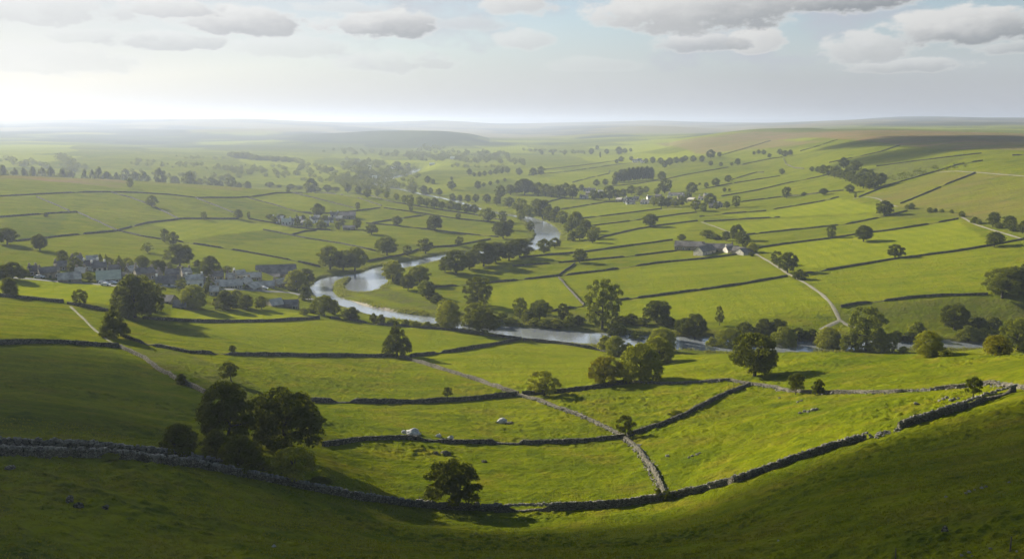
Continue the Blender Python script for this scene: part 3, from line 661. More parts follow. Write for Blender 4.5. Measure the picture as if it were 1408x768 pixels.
def tube(v, f, pts, rads, k=6):
    base = len(v); pts = [np.array(p, float) for p in pts]
    for i, p in enumerate(pts):
        t = pts[min(i + 1, len(pts) - 1)] - pts[max(i - 1, 0)]; t /= np.linalg.norm(t) + 1e-9
        a = np.cross(t, (0, 1, 0)) if abs(t[1]) < .9 else np.cross(t, (1, 0, 0)); a /= np.linalg.norm(a); b = np.cross(t, a)
        for j in range(k):
            w = 2 * math.pi * j / k; v.append(p + (a * math.cos(w) + b * math.sin(w)) * rads[i])
    for i in range(len(pts) - 1):
        for j in range(k):
            f.append((base + i * k + j, base + i * k + (j + 1) % k, base + (i + 1) * k + (j + 1) % k, base + (i + 1) * k + j))
    f.append(tuple(base + j for j in range(k))[::-1]); f.append(tuple(base + (len(pts) - 1) * k + j for j in range(k)))
def trunk_mesh(shape, seed, cen, th=.035, limbs=7):
    rng = np.random.default_rng(seed + 99); v = []; f = []
    top = .93 if shape == 'cone' else .62; fork = .10 if shape in ('bush',) else .24
    lean = rng.normal(0, .03, 2)
    sp_ = [(lean[0] * t * 2, lean[1] * t * 2, -0.03 + t * (top + .03)) for t in (0, .08, .25, .5, .75, 1)]
    tube(v, f, sp_, [th * 1.6, th * 1.1, th * .9, th * .6, th * .4, th * .12], 8)
    for k in range(limbs):
        c = cen[rng.integers(len(cen))]; z0 = fork + rng.uniform(0, .25)
        if c[2] < z0: continue
        s0 = np.array([lean[0] * z0 * 2, lean[1] * z0 * 2, z0]); mid = s0 + (c - s0) * np.array([.55, .55, .4])
        tube(v, f, [s0, mid, c], [th * .5, th * .34, th * .1], 5)
    me = meshobj('trunk_source', v, f, M['bark'], smooth=True); d = me.data; bpy.data.objects.remove(me); return d
KINDS = {}   # shape -> {lod: [(crown, trunk)]}
def make_kind(name, shape, mats, near=(28, 9000, .022, .15), far=(16, 1500, .045, .2), nvar=2):
    KINDS[name] = {}
    for lod, spec in (('near', near), ('far', far)):
        L_ = []
        for s in range(nvar):
            cd, cen, rad = crown_mesh(shape, hash_s(name) + s * 7, spec[0], spec[1], spec[2], spec[3]); td = trunk_mesh(shape, hash_s(name) + s, cen)
            per = {}
            for mm in mats:
                c2 = cd.copy(); c2.materials.append(M[mm]); per[mm] = c2
            L_.append((per, td))
        KINDS[name][lod] = L_
def hash_s(s): return sum(ord(c) * (i + 3) for i, c in enumerate(s)) % 997
make_kind('round', 'round', ('dark', 'mid', 'light', 'yellow'), (46, 15000, .0195, .14), (24, 2400, .040, .19), 3)
make_kind('dome', 'dome', ('dark', 'mid', 'light', 'yellow'), (60, 17000, .020, .145), (26, 2600, .042, .19), 2)
make_kind('tall', 'tall', ('dark', 'mid', 'light', 'yellow'), (70, 15000, .017, .10), (32, 2400, .038, .14), 2)
make_kind('cone', 'cone', ('conifer', 'dark'), (80, 12000, .018, .11), (40, 2000, .038, .13), 2)
make_kind('thorn', 'thorn', ('dark', 'mid', 'light'), (24, 5200, .026, .15), (16, 1500, .05, .2), 2)
make_kind('bush', 'bush', ('dark', 'mid', 'light', 'yellow'), (36, 9000, .026, .16), (18, 1900, .052, .22), 2)
make_kind('wide', 'wide', ('dark', 'mid', 'light', 'yellow'), (44, 15000, .020, .15), (24, 2400, .042, .19), 2)
make_kind('sparse', 'wide', ('mid', 'light', 'yellow'), (26, 6000, .024, .14), (16, 1100, .045, .16), 1)
KN = {'o': 'round', 'd': 'dome', 't': 'tall', 'c': 'cone', 's': 'thorn', 'b': 'bush', 'w': 'wide', 'p': 'sparse'}
NAMES = {'round': 'broadleaf_tree', 'dome': 'broadleaf_tree', 'tall': 'tall_tree', 'cone': 'conifer_tree', 'thorn': 'thorn_tree', 'bush': 'bush', 'wide': 'broadleaf_tree', 'sparse': 'broadleaf_tree'}
MT = {'k': 'dark', 'm': 'mid', 'l': 'light', 'y': 'yellow', 'n': 'conifer'}
trng = random.Random(11); NT = [0]; TREES = []
def tree(px, py, h, w=None, code='ok', label=None, group=None, D=None, rz=None, tilt=0.0):
    """px, py: where it stands in the view; h, w: its size there"""
    kind = KN[code[0]]; mat = MT[code[1]]
    if mat not in KINDS[kind]['far'][0][0]: mat = list(KINDS[kind]['far'][0][0])[0]
    if D: 
        a, s, k = ray(px, py); p = Vector((D * math.sin(a), D * math.cos(a), 0)); p.z = z_at(p.x, p.y); depth = D * k
        hm = H + ray(px, py - h)[1] * D - p.z
    else:
        p, depth = at(px, py); hm = h * depth / F * 1.02
    if w is None: w = h * {'cone': .5, 'tall': .7, 'round': .95, 'dome': 1.0, 'thorn': .85, 'bush': 1.25, 'wide': 1.15, 'sparse': 1.2}[kind]
    wm = w * depth / F * (1.08 if h > 24 else 1.0); lod = 'near' if h >= 21 else 'far'
    per, td = KINDS[kind][lod][NT[0] % len(KINDS[kind][lod])]; NT[0] += 1
    r = empty(NAMES[kind], p, trng.uniform(0, 6.28) if rz is None else rz); r.scale = (wm, wm, hm)
    if tilt: r.rotation_euler = (0, R(tilt), 0)
    c = bpy.data.objects.new('crown', per[mat]); C.objects.link(c); c.parent = r
    t = bpy.data.objects.new('trunk', td); C.objects.link(t); t.parent = r
    tag(r, label, {'bush': 'bush'}.get(kind, 'tree'), group); TREES.append((px, py, h, group)); return r
def row(place, group, items, code='ok', adj='dark tree'):
    """a stand of trees of one place: each is told apart by its order from the left"""
    items = sorted(items, key=lambda q: q[0]); n = len(items)
    for i, it in enumerate(items):
        cd = it[4] if len(it) > 4 else code; noun = 'bush' if cd[0] == 'b' else 'conifer' if cd[0] == 'c' else 'tree'
        size = 'small' if it[2] < 9 else 'tall' if it[2] > 24 else ''
        tone_ = {'k': 'dark', 'm': 'green', 'l': 'pale green', 'y': 'yellowish', 'n': 'dark'}[cd[1]]
        lab = ' '.join(x for x in (size, tone_, noun) if x) + f', {ordn(i)} from the left {place}' if n > 1 else ' '.join(x for x in (size, tone_, noun) if x) + ' ' + place
        tree(it[0], it[1], it[2], it[3] if len(it) > 3 else None, cd, lab, group, D=it[5] if len(it) > 5 else None)

G = 'trees standing in the near fields'
tree(312, 612, 86, 74, 'wk', 'big dark round tree, left one of the foreground pair', G)
tree(393, 622, 88, 92, 'ok', 'big dark spreading tree, right one of the foreground pair', G)
tree(247, 624, 43, 48, 'bk', 'dense dark bush left of the foreground pair of trees', G)
tree(297, 628, 38, 36, 'bk', 'low dark bush beneath the left foreground tree', G)
tree(330, 645, 48, 54, 'bk', 'rounded dark green bush in front of the foreground pair', G)
tree(402, 660, 46, 60, 'pl', 'pale yellow green shrubby tree by the foreground wall', G)
tree(358, 652, 24, 40, 'bm', 'low green scrub between the two foreground bushes', G)
tree(437, 668, 12, 36, 'bk', 'low dark scrub right of the pale shrubby tree', G)
tree(622, 694, 62, 66, 'wk', 'dark twin stemmed tree behind the foreground wall', G)
tree(546, 489, 49, 36, 'cn', 'tall dark conifer alone in the middle pasture', G)
tree(615, 547, 15, 14, 'sk', 'very small round tree left of the wall junction', G)
tree(748, 543, 34, 40, 'pl', 'light open crowned tree right of the wall junction', G)
tree(832, 529, 39, 42, 'oy', 'yellowish domed tree above the dark wall', G)
tree(880, 524, 52, 48, 'dl', 'large pale green rounded willow, leftmost of the willow clump', G)
tree(904, 499, 36, 40, 'dl', 'pale green willow in the middle of the riverside willow clump', G)
tree(910, 484, 32, 38, 'dl', 'pale green willow at the back of the riverside willow clump', G)
tree(859, 601, 31, 24, 'sk', 'small thorn tree where the pale walls meet', G)
tree(1037, 517, 59, 58, 'wk', 'large round oak alone on the right hand rise', G)
tree(1094, 542, 30, 21, 'sk', 'small thorn tree, left one of two by the pale wall', G)
tree(1125, 541, 20, 18, 'bk', 'small dark round bush beside the thorn tree', G)
tree(1338, 546, 28, 22, 'sk', 'small thorn tree at the right end of the pale wall', G)
tree(157, 463, 44, 40, 'ck', 'dark spruce shaped tree in front of the village trees', G)
tree(186, 436, 58, 50, 'dk', 'very big dark tree mass at the village edge, left half', G)
tree(207, 432, 46, 36, 'tk', 'very big dark tree mass at the village edge, right half', G)
tree(168, 430, 36, 28, 'dk', 'dark tree filling the foot of the village edge mass', G)
tree(14, 407, 25, 20, 'dk', 'dark upright tree on the wall at the left edge', G)
tree(17, 384, 24, 32, 'bk', 'wide dark tree behind the wall at the left edge', G)
tree(-4, 382, 16, 20, 'bk', 'low dark tree cut by the left edge near the village', G)
tree(110, 419, 21, 19, 'tk', 'small dark tree by the bright village field wall', G)
tree(320, 486, 12, 10, 'sk', 'tiny thorn tree on the low wall in the middle field', G)
tree(318, 524, 27, 25, 'sk', 'leaning windswept thorn tree above the foreground pair', G, tilt=-14)
tree(249, 528, 15, 16, 'bk', 'small dark bush on the stony left wall', G)
tree(918, 686, 12, 18, 'bk', 'small dark bush at the lowest corner of the foreground wall', G)
tree(905, 686, 16, 10, 'bk', 'small scrubby bush at the end of the pale wall', G)
for i, (a, b, h, w) in enumerate([(905, 584, 6, 18), (930, 572, 8, 22), (146, 629, 6, 34)]):
    tree(a, b, h, w, 'bm', ['low gorse clump on the mossy wall, lower one', 'low gorse clump on the mossy wall, upper one', 'low grassy scrub hump in front of the left foreground wall'][i], G)
G = 'lone trees in the fields beyond the river'
for a in [
 (828, 452, 68, 44, 'tm', 'very tall leafy tree on the far river bank'), (903, 443, 30, 37, 'wk', 'dark umbrella shaped tree on the far river bank'),
 (774, 441, 24, 16, 'tk', 'slim dark tree left of the very tall riverside tree'), (742, 439, 27, 28, 'om', 'round green tree in the hedge left of the slim one'),
 (737, 430, 15, 12, 'tm', 'narrow treetop behind the round hedge tree'), (715, 437, 28, 17, 'tm', 'narrow upright green tree at the left end of the hedge'),
 (725, 442, 17, 18, 'bm', 'low round bush in front of the narrow upright tree'), (797, 361, 19, 20, 'wk', 'lone round tree on the wall in the river fields'),
 (894, 312, 18, 22, 'wk', 'lone leaning topped tree on the wall below the middle hamlet'), (748, 348, 19, 21, 'ok', 'dark tree by the river bend, left of two'),
 (763, 341, 14, 15, 'ok', 'dark tree by the river bend, right of two'), (815, 334, 16, 16, 'ok', 'small dark tree at the corner of the riverside clump'),
 (1187, 332, 22, 24, 'wk', 'lone round tree with a long shadow in the upper right pasture'), (1231, 354, 18, 22, 'wk', 'lone square topped tree on the long right wall'),
 (1367, 339, 20, 24, 'wk', 'lone tree on the wall near the right edge'), (1143, 327, 18, 13, 'tk', 'slim small tree on the wall right of the farm'),
 (1216, 296, 20, 24, 'dk', 'dark domed tree at the foot of the bracken slope'), (1081, 272, 15, 14, 'tk', 'square topped dark tree in the upper right fields'),
 (1132, 268, 9, 13, 'wk', 'small dark spreading tree near the bent track'), (1105, 269, 5, 7, 'bk', 'tiny bush on the wall near the bent track'),
 (1075, 240, 8, 8, 'ok', 'tiny round tree at a wall end below the copse'), (1168, 265, 11, 14, 'ok', 'dark round tree at the bottom tip of the copse'),
 (1176, 272, 7, 4, 'tk', 'tiny upright bush beside the hillside wall foot'), (1083, 375, 28, 22, 'ok', 'taller round tree of three beside the pale track'),
 (1067, 364, 19, 15, 'tk', 'narrow tree of three beside the pale track'), (1100, 384, 14, 18, 'bk', 'low dark bush of three beside the pale track'),
 (1378, 409, 41, 46, 'om', 'large leafy tree near the right edge above the river meadow'), (1410, 406, 42, 44, 'ok', 'dark leafy tree cut by the right edge above the river meadow'),
 (989, 447, 27, 11, 'pm', 'thin brown half bare tree in the river meadow')]: tree(*a[:5], a[5], G)
G = 'lone trees on the hill left of the river'
for a in [
 (209, 284, 15, 16, 'ok', 'round tree on the wall high on the left hill'), (10, 336, 23, 28, 'ok', 'large dark round tree at the left edge of the hill'),
 (55, 344, 22, 21, 'ok', 'dark round tree right of the large left edge one'), (63, 298, 6, 7, 'bk', 'small gorse bush on the second left wall'), (86, 361, 17, 17, 'ok', 'dark round tree behind the village roofs at far left'),
 (105, 360, 13, 15, 'om', 'hazy green tree behind the village, beside the dark round one'), (227, 333, 19, 12, 'tk', 'slender crooked tree on the left hill'), (238, 337, 18, 14, 'ok', 'dark tree touching the slender crooked one'),
 (203, 347, 14, 18, 'pm', 'sparse spreading tree above the village'), (281, 302, 11, 8, 'tk', 'small upright tree on the wall left of the hamlet'), (328, 301, 13, 12, 'ok', 'dark tree over the wall bend left of the hamlet'),
 (342, 300, 9, 5, 'tk', 'slim small tree left of the hamlet'), (396, 265, 8, 6, 'tk', 'small stump like tree on the upper wall'), (438, 298, 18, 19, 'ok', 'large dark round tree above the hamlet'),
 (492, 288, 10, 7, 'tk', 'small square tree on the wall right of the hamlet'), (546, 310, 13, 15, 'ok', 'round tree on the wall left of the lone one'), (598, 317, 21, 22, 'wk', 'lone big round tree on the wall above the river'),
 (630, 301, 8, 7, 'ok', 'small bushy tree on the brow wall'), (511, 322, 14, 17, 'wk', 'round tree by the hamlet barn'), (491, 315, 14, 14, 'ok', 'dark tree beside the hamlet barn'),
 (565, 292, 13, 6, 'tk', 'thin tree below the brow trees'), (585, 348, 20, 21, 'ok', 'dark round tree on the far bank of the pools, middle one'), (532, 351, 26, 26, 'om', 'large green tree on the far bank of the pools'),
 (560, 351, 14, 12, 'tk', 'small dark tree on the far bank of the pools'), (631, 338, 13, 12, 'ok', 'small dark tree on the far bank, right one'), (488, 372, 32, 30, 'om', 'tall green tree at the river elbow, right one'),
 (472, 371, 26, 24, 'ok', 'dark tree at the river elbow, middle one'), (454, 370, 32, 32, 'om', 'broad green tree at the river elbow, left one'), (179, 258, 13, 9, 'tk', 'small dark tree in front of the ridge trees')]: tree(*a[:5], a[5], G)
G = 'trees among the village houses'
for a in [
 (247, 366, 30, 32, 'ok', 'large dark crown behind the village long building'), (290, 382, 30, 25, 'dk', 'dark egg shaped tree behind the white fronted house'), (271, 366, 9, 12, 'bk', 'small bush left of the egg shaped tree'),
 (266, 423, 31, 34, 'dl', 'bright topped round tree in the village gardens'), (250, 402, 18, 15, 'tk', 'dark narrow tree left of the white fronted house'), (288, 403, 24, 19, 'ck', 'dark pointed tree right of the white fronted house'),
 (310, 425, 26, 26, 'bk', 'dark garden tree, first of the row by the lane wall'), (325, 420, 22, 22, 'bl', 'pale garden tree, second of the row by the lane wall'), (339, 425, 20, 21, 'ok', 'dark garden tree, third of the row by the lane wall'),
 (360, 425, 18, 18, 'ok', 'dark round garden tree, fourth of the row by the lane wall'), (408, 398, 27, 27, 'dl', 'bright green domed tree at the barn end'), (420, 391, 22, 24, 'ok', 'dark tree behind the bright domed tree'), (419, 412, 20, 18, 'bk', 'dark bush beside the barn yard lawn'),
 (446, 434, 28, 27, 'om', 'green riverside tree where the river turns'), (460, 432, 20, 16, 'bm', 'small green riverside bush where the river turns'), (431, 430, 14, 16, 'bm', 'low bush left of the riverside tree'),
 (418, 432, 9, 14, 'bl', 'low pale bush by the lane wall'), (104, 374, 20, 22, 'dk', 'dark pointed tree in the middle of the village roofs'), (138, 358, 10, 7, 'cn', 'small pointed conifer, left of a pair behind the village'),
 (146, 358, 9, 6, 'cn', 'small pointed conifer, right of a pair behind the village'), (165, 373, 22, 20, 'ck', 'dark conical tree behind the bright barn'), (150, 366, 12, 14, 'ok', 'dark tree behind the bright barn, left'), (176, 370, 16, 15, 'om', 'green tree behind the bright barn, right'),
 (195, 373, 22, 22, 'om', 'grey green tree behind the village edge mass'), (218, 378, 21, 22, 'ok', 'dark tree behind the village long building, left'), (232, 377, 16, 14, 'ok', 'dark tree behind the village long building, right'),
 (122, 386, 12, 16, 'om', 'garden tree between the pale roofed house and the bright barn'), (43, 378, 10, 16, 'bm', 'garden bush at the left end of the village'), (31, 378, 9, 14, 'bk', 'dark bush at the left end of the village'),
 (312, 374, 9, 16, 'bm', 'hedge tree behind the long grey house'), (299, 420, 12, 14, 'bl', 'low pale tree in the gardens'), (205, 425, 12, 22, 'bm', 'low scrub in front of the village edge mass')]: tree(*a[:5], a[5], G)
RVN = 'trees along the river'
row('on the inner bank of the meander', RVN, [(540, 387, 28, 26, 'ol'), (561, 399, 22, 20, 'ok'), (577, 391, 26, 26, 'om'), (586, 409, 24, 25, 'om'), (602, 416, 11, 20, 'bk'), (594, 411, 12, 16, 'bk'), (549, 390, 14, 14, 'bk')])
row('in the dark row by the upper pools', RVN, [(612, 374, 20, 18), (627, 376, 32, 34), (645, 370, 24, 24), (665, 366, 34, 36), (682, 361, 28, 28), (700, 358, 26, 26), (715, 354, 26, 30)])
row('round the big near bank tree', RVN, [(611, 428, 17, 20, 'ol'), (617, 450, 36, 34, 'dl'), (657, 421, 40, 35, 'tk'), (655, 446, 30, 30, 'om'), (664, 459, 36, 36, 'ok'), (676, 455, 20, 22, 'bm'), (645, 452, 20, 20, 'bm')])
row('in the scrub on the near river bank', RVN, [(484, 440, 18, 23, 'bk'), (514, 443, 13, 11, 'bk'), (524, 445, 13, 13, 'bk'), (538, 446, 8, 12, 'bm'), (558, 448, 9, 14, 'bm'), (572, 449, 8, 14, 'bm'), (588, 450, 8, 12, 'bm'), (600, 451, 7, 12, 'bm'), (476, 436, 10, 14, 'bm')])
row('in the hedge above the far river bank', RVN, [(690, 440, 10, 18, 'bm'), (703, 444, 9, 18, 'bm'), (735, 446, 9, 20, 'bl'), (750, 448, 10, 22, 'bm'), (765, 449, 11, 20, 'bl'), (783, 448, 14, 20, 'bm'), (795, 445, 12, 18, 'bk'), (780, 438, 9, 20, 'bm'), (853, 446, 12, 20, 'bk'), (868, 444, 13, 22, 'bk'), (884, 446, 10, 20, 'bm'), (920, 447, 12, 22, 'bk')])
row('in the clump left of the willows', RVN, [(832, 480, 19, 20, 'bl'), (848, 463, 20, 26, 'dm'), (846, 489, 27, 24, 'dl'), (864, 491, 20, 18, 'bm'), (876, 470, 14, 22, 'bm')])
row('on the river bank beyond the big oak', RVN, [(940, 461, 24, 22, 'ok'), (955, 465, 34, 32, 'ok'), (978, 480, 17, 16, 'bl'), (1002, 481, 30, 34, 'dl'), (1025, 462, 20, 26, 'bk'), (1050, 462, 24, 28, 'bk'), (1068, 464, 26, 30, 'bk'), (1078, 481, 32, 29, 'dl'), (1098, 468, 18, 26, 'bk'), (1115, 470, 18, 26, 'bk'), (1138, 482, 32, 34, 'dl'), (1152, 483, 22, 22, 'bm'), (1170, 482, 26, 24, 'bm'), (1190, 482, 60, 46, 'tm'), (1210, 484, 24, 26, 'bm'), (1223, 483, 25, 19, 'tm')])
row('on the river bank at the far right', RVN, [(1242, 486, 10, 16, 'bl'), (1262, 462, 20, 22, 'bm'), (1275, 488, 33, 36, 'dl'), (1290, 484, 14, 18, 'bm'), (1300, 489, 9, 18, 'bl'), (1312, 452, 34, 38, 'ok'), (1330, 468, 21, 26, 'bm'), (1345, 456, 20, 28, 'bk'), (1352, 468, 18, 22, 'bm'), (1366, 450, 14, 24, 'bk'), (1371, 488, 27, 35, 'dy'), (1380, 468, 20, 26, 'bm'), (1400, 480, 42, 40, 'tm'), (1414, 478, 34, 30, 'om'), (1250, 470, 14, 22, 'bk'), (1232, 468, 14, 20, 'bk')])
row('between the pools and the dark row', RVN, [(671, 305, 19, 22, 'om'), (683, 282, 12, 14, 'ok'), (691, 305, 15, 12, 'tk'), (692, 328, 24, 24, 'ok'), (701, 316, 14, 14, 'ok'), (688, 273, 18, 15, 'ok'), (702, 268, 14, 15), (714, 293, 20, 20, 'om'), (726, 296, 14, 14, 'om'), (716, 303, 14, 14, 'om'), (729, 318, 14, 13, 'ok'), (669, 279, 12, 12, 'ok'), (700, 285, 14, 16, 'ok'), (682, 318, 11, 12, 'bk')])
row('where the river comes into view', RVN, [(738, 292, 18, 18), (746, 301, 26, 22), (755, 304, 20, 16), (763, 305, 18, 16), (773, 308, 18, 17, 'om'), (781, 320, 14, 16, 'om'), (791, 319, 28, 20, 'om'), (797, 330, 18, 18, 'om'), (805, 324, 22, 17), (816, 329, 18, 18, 'om'), (787, 331, 14, 14, 'bm'), (765, 294, 10, 12)])
row('in riverside rows behind the brow', RVN, [(x, y, h, None, c) for x, y, h, c in [(478, 265, 12, 'ok'), (492, 267, 11, 'ok'), (505, 272, 12, 'ok'), (519, 270, 10, 'om'), (532, 273, 10, 'om'), (545, 275, 9, 'om'), (556, 279, 11, 'om'), (564, 285, 17, 'tk'), (577, 283, 13, 'om'), (587, 284, 12, 'om'), (597, 286, 14, 'ok'), (608, 288, 11, 'om'), (619, 290, 14, 'om'), (630, 291, 12, 'om'), (641, 293, 13, 'ok'), (652, 294, 13, 'ok'), (622, 276, 10, 'ok'), (632, 277, 9, 'ok'), (643, 278, 10, 'ok'), (654, 278, 11, 'ok'), (604, 269, 10, 'ok'), (582, 268, 13, 'ok'), (569, 267, 9, 'ok'), (592, 266, 8, 'ok')]])
G = 'trees wrapped round the right hand farm'
for a in [(937, 331, 9, 11, 'ok', 'dark tree behind the left end of the farm range'), (972, 327, 11, 20, 'wm', 'low spreading tree behind the middle of the farm'), (985, 329, 7, 14, 'bk', 'dark bush behind the farmhouse range'),
          (998, 331, 13, 13, 'ok', 'round dark tree behind the small farm cottage'), (1013, 331, 22, 20, 'ok', 'tallest tree at the right side of the farm'), (1021, 338, 20, 20, 'ok', 'dark tree in front of the tallest farm tree'),
          (1034, 347, 14, 18, 'bl', 'pale round bush by the track at the farm'), (1028, 341, 10, 12, 'bk', 'dark bush at the right end of the farm'), (1033, 352, 6, 7, 'bk', 'small dark bush where the track leaves the farm')]: tree(*a[:5], a[5], G)
G = 'trees of the small left hamlet'
for a in [(377, 307, 10, 10, 'om', 'small tree before the leftmost hamlet cottage'), (387, 303, 9, 11, 'ok', 'dark tree behind the leftmost hamlet cottages'), (409, 311, 17, 9, 'cn', 'tall cone shaped tree in the small hamlet'),
          (424, 313, 13, 12, 'bl', 'pale round tree in the middle of the small hamlet'), (441, 314, 11, 15, 'bm', 'wide green tree right of the pale hamlet tree'), (465, 316, 11, 8, 'tk', 'dark narrow tree at the right of the small hamlet'),
          (447, 304, 8, 12, 'ok', 'dark tree behind the right hamlet cottages'), (470, 309, 8, 10, 'bk', 'dark bush between the hamlet barn and the low shed'), (416, 303, 8, 10, 'bm', 'green bush behind the cone shaped tree'), (372, 301, 7, 12, 'bk', 'dark bush at the left end of the small hamlet')]: tree(*a[:5], a[5], G)
G = 'trees round the middle hamlet'
row('in the dark wood left of the middle hamlet', G, [(721, 268, 22, 25), (740, 269, 18, 16), (750, 270, 17, 16), (758, 271, 15, 16), (766, 272, 17, 16), (777, 272, 20, 16), (787, 273, 19, 16), (732, 266, 14, 14), (711, 267, 12, 12)])
row('among the cottages of the middle hamlet', G, [(x, y, h, None, c) for x, y, h, c in [(799, 263, 9, 'ok'), (816, 275, 14, 'ok'), (826, 275, 12, 'ok'), (838, 275, 19, 'ok'), (848, 274, 14, 'om'), (857, 272, 12, 'ok'), (820, 256, 9, 'ok'), (832, 255, 9, 'ok'), (845, 255, 8, 'ok'), (868, 268, 13, 'ok'), (879, 270, 14, 'om'), (888, 266, 10, 'om'), (899, 283, 12, 'om'), (909, 285, 15, 'ok'), (918, 285, 13, 'ok'), (928, 285, 13, 'om'), (938, 283, 13, 'ok'), (903, 268, 10, 'om'), (914, 266, 20, 'ok'), (910, 249, 13, 'ok'), (951, 267, 16, 'ok'), (946, 275, 10, 'ok'), (956, 290, 16, 'om'), (967, 291, 12, 'om'), (976, 283, 17, 'ok'), (985, 288, 10, 'ok'), (999, 286, 9, 'ok'), (1012, 285, 16, 'tk')]])
row('in the square dark plantation', G, [(846 + i * 6.1, 251.5 - i * .55, 15 + (4 if 2 < i else 0) - (3 if i == 8 else 0), 9, 'dk') for i in range(9)] + [(853 + i * 7, 246 - i * .5, 13, 10, 'dk') for i in range(7)])
row('at the far farm among white walls', G, [(854, 223, 8), (848, 225, 6), (868, 221, 6), (888, 225, 7), (897, 225, 9), (908, 226, 9), (914, 231, 10), (921, 228, 11), (930, 225, 9), (938, 224, 8)])
G = 'trees on the far right fields'
row('below the distant hill shoulder', G, [(942, 222, 8), (953, 223, 9), (965, 223, 9), (977, 218, 12), (989, 216, 7), (977, 228, 7), (991, 229, 6), (1014, 227, 9), (1006, 228, 5), (1037, 213, 5), (1043, 212, 6), (1050, 213, 7), (1058, 217, 6), (1072, 213, 8), (1079, 216, 9), (1086, 214, 8)])
row('in the walled fields right of the middle hamlet', G, [(1001, 251, 10), (984, 256, 11), (971, 258, 7), (996, 264, 6), (1003, 263, 4), (962, 255, 4)])
row('in far fields left of the white farm', G, [(813, 212, 8), (821, 206, 6), (825, 217, 8, 3), (834, 212, 7), (851, 213, 11), (859, 211, 7), (867, 209, 5), (714, 241, 10), (733, 242, 11), (744, 241, 12), (745, 213, 5), (760, 213, 4), (776, 213, 4)])
row('in the far hedge lines across the river', G, [(621, 261, 12), (645, 241, 9), (588, 252, 10), (595, 253, 7), (652, 243, 6), (659, 243, 7), (666, 242, 7), (674, 241, 7), (682, 240, 8), (690, 239, 8), (698, 238, 8), (657, 260, 11), (665, 257, 6), (674, 255, 6), (684, 253, 6), (694, 250, 5), (621, 248, 5)])
G = 'trees of the copse on the right slope'
row('in the dark copse on the right slope', G, [(1116, 236, 7), (1124, 237, 8), (1132, 240, 13), (1139, 242, 14), (1147, 244, 13), (1155, 246, 13), (1163, 249, 16), (1171, 252, 17), (1179, 256, 18), (1187, 259, 17), (1195, 260, 15), (1203, 258, 15), (1211, 255, 17), (1160, 231, 14, 14), (1177, 237, 16, 17), (1168, 242, 12), (1188, 246, 14), (1197, 248, 13), (1150, 238, 10), (1205, 246, 8)])
row('on the bank below the bracken slope', 'scrub on the right slope', [(1247, 287, 6), (1253, 287, 8), (1278, 292, 7), (1286, 291, 5), (1295, 292, 5), (1308, 293, 5), (1322, 298, 8), (1340, 307, 9), (1346, 308, 7), (1365, 312, 20, 19, 'ok'), (1387, 315, 18, 20, 'ok'), (1394, 318, 9, 14, 'bk'), (1406, 321, 17, 16, 'ok'), (1374, 314, 8, 12, 'bk')], code='bm')
# beyond the left ridge: their feet are hidden, so they are set by their distance
G = 'trees beyond the left ridge'
row('on the left ridge skyline', G, [(x, y, h, w, 'ok', D) for x, y, h, w, D in [(-6, 238, 9, 12, 1180), (5, 238, 11, 14, 1160), (20, 239, 8, 12, 1200), (33, 239, 8, 12, 1180), (46, 240, 11, 12, 1200), (58, 240, 10, 14, 1220), (70, 241, 12, 13, 1160), (86, 242, 11, 15, 1180), (98, 243, 9, 12, 1180), (116, 243, 10, 9, 1170), (127, 244, 11, 9, 1180), (137, 244, 14, 12, 1190), (148, 246, 10, 13, 1180), (160, 247, 10, 12, 1200), (173, 248, 16, 13, 1300), (186, 248, 12, 14, 1250), (199, 250, 14, 14, 1200), (220, 250, 19, 17, 1180), (240, 252, 10, 14, 1260), (260, 254, 18, 20, 1160), (275, 254, 9, 12, 1250), (291, 255, 11, 17, 1220), (303, 256, 8, 10, 1220), (318, 257, 15, 15, 1180), (329, 258, 7, 9, 1200), (340, 259, 10, 11, 1200), (371, 261, 11, 13, 1250), (384, 262, 8, 9, 1250), (400, 263, 10, 11, 1220), (412, 264, 9, 11, 1220), (428, 265, 20, 19, 1130), (437, 266, 9, 10, 1160), (450, 267, 13, 13, 1150), (462, 268, 11, 12, 1160)]])
# ------------------------------------------------------------------ woods too far to count
def woods(name, label, spots, seed, mat='dark'):
    rng = np.random.default_rng(seed); base = np.empty(len(KINDS['round']['far'][0][0]['dark'].vertices) * 3)
    KINDS['round']['far'][0][0]['dark'].vertices.foreach_get('co', base); base = base.reshape(-1, 4, 3)
    out_ = []
    for px, py, h in spots:
        p, dep = at(px, py); s = h * dep / F; q = base[rng.choice(len(base), 240)]
        c = q.mean(1, keepdims=True); q = c + (q - c) * 1.9; a = rng.uniform(0, 6.28); Rm = np.array([(math.cos(a), math.sin(a), 0), (-math.sin(a), math.cos(a), 0), (0, 0, 1)])
        q = q @ Rm * np.array([s * rng.uniform(.9, 1.5), s * rng.uniform(.9, 1.5), s]) + np.array([p.x, p.y, p.z - .1 * s]); out_.append(q)
    v = np.concatenate(out_).reshape(-1, 3); o = meshobj(name, v, np.arange(len(v)).reshape(-1, 4), M[mat]); tag(o, label, 'woodland', kind='stuff')
wr = random.Random(3)
woods('valley_woodland', 'hazy belt of trees round the far village by the river', [(wr.uniform(470, 575), wr.uniform(226, 262), wr.uniform(5, 8.5)) for _ in range(105)] + [(wr.uniform(470, 545), wr.uniform(245, 266), wr.uniform(5, 9)) for _ in range(30)], 1)
def fl(x0, y0, x1, y1, n, h0, h1, sp=1.2): return [(x0 + (x1 - x0) * wr.random(), 0, 0) for _ in range(0)] + [((x0 + (x1 - x0) * t), (y0 + (y1 - y0) * t) + wr.uniform(-sp, sp), wr.uniform(h0, h1)) for t in [wr.random() for _ in range(n)]]
woods('hillside_woodland', 'dark narrow wood on the hazy slope beyond the left ridge', fl(316, 216, 345, 218, 26, 6, 9) + fl(340, 219, 408, 223, 46, 5, 8), 2)
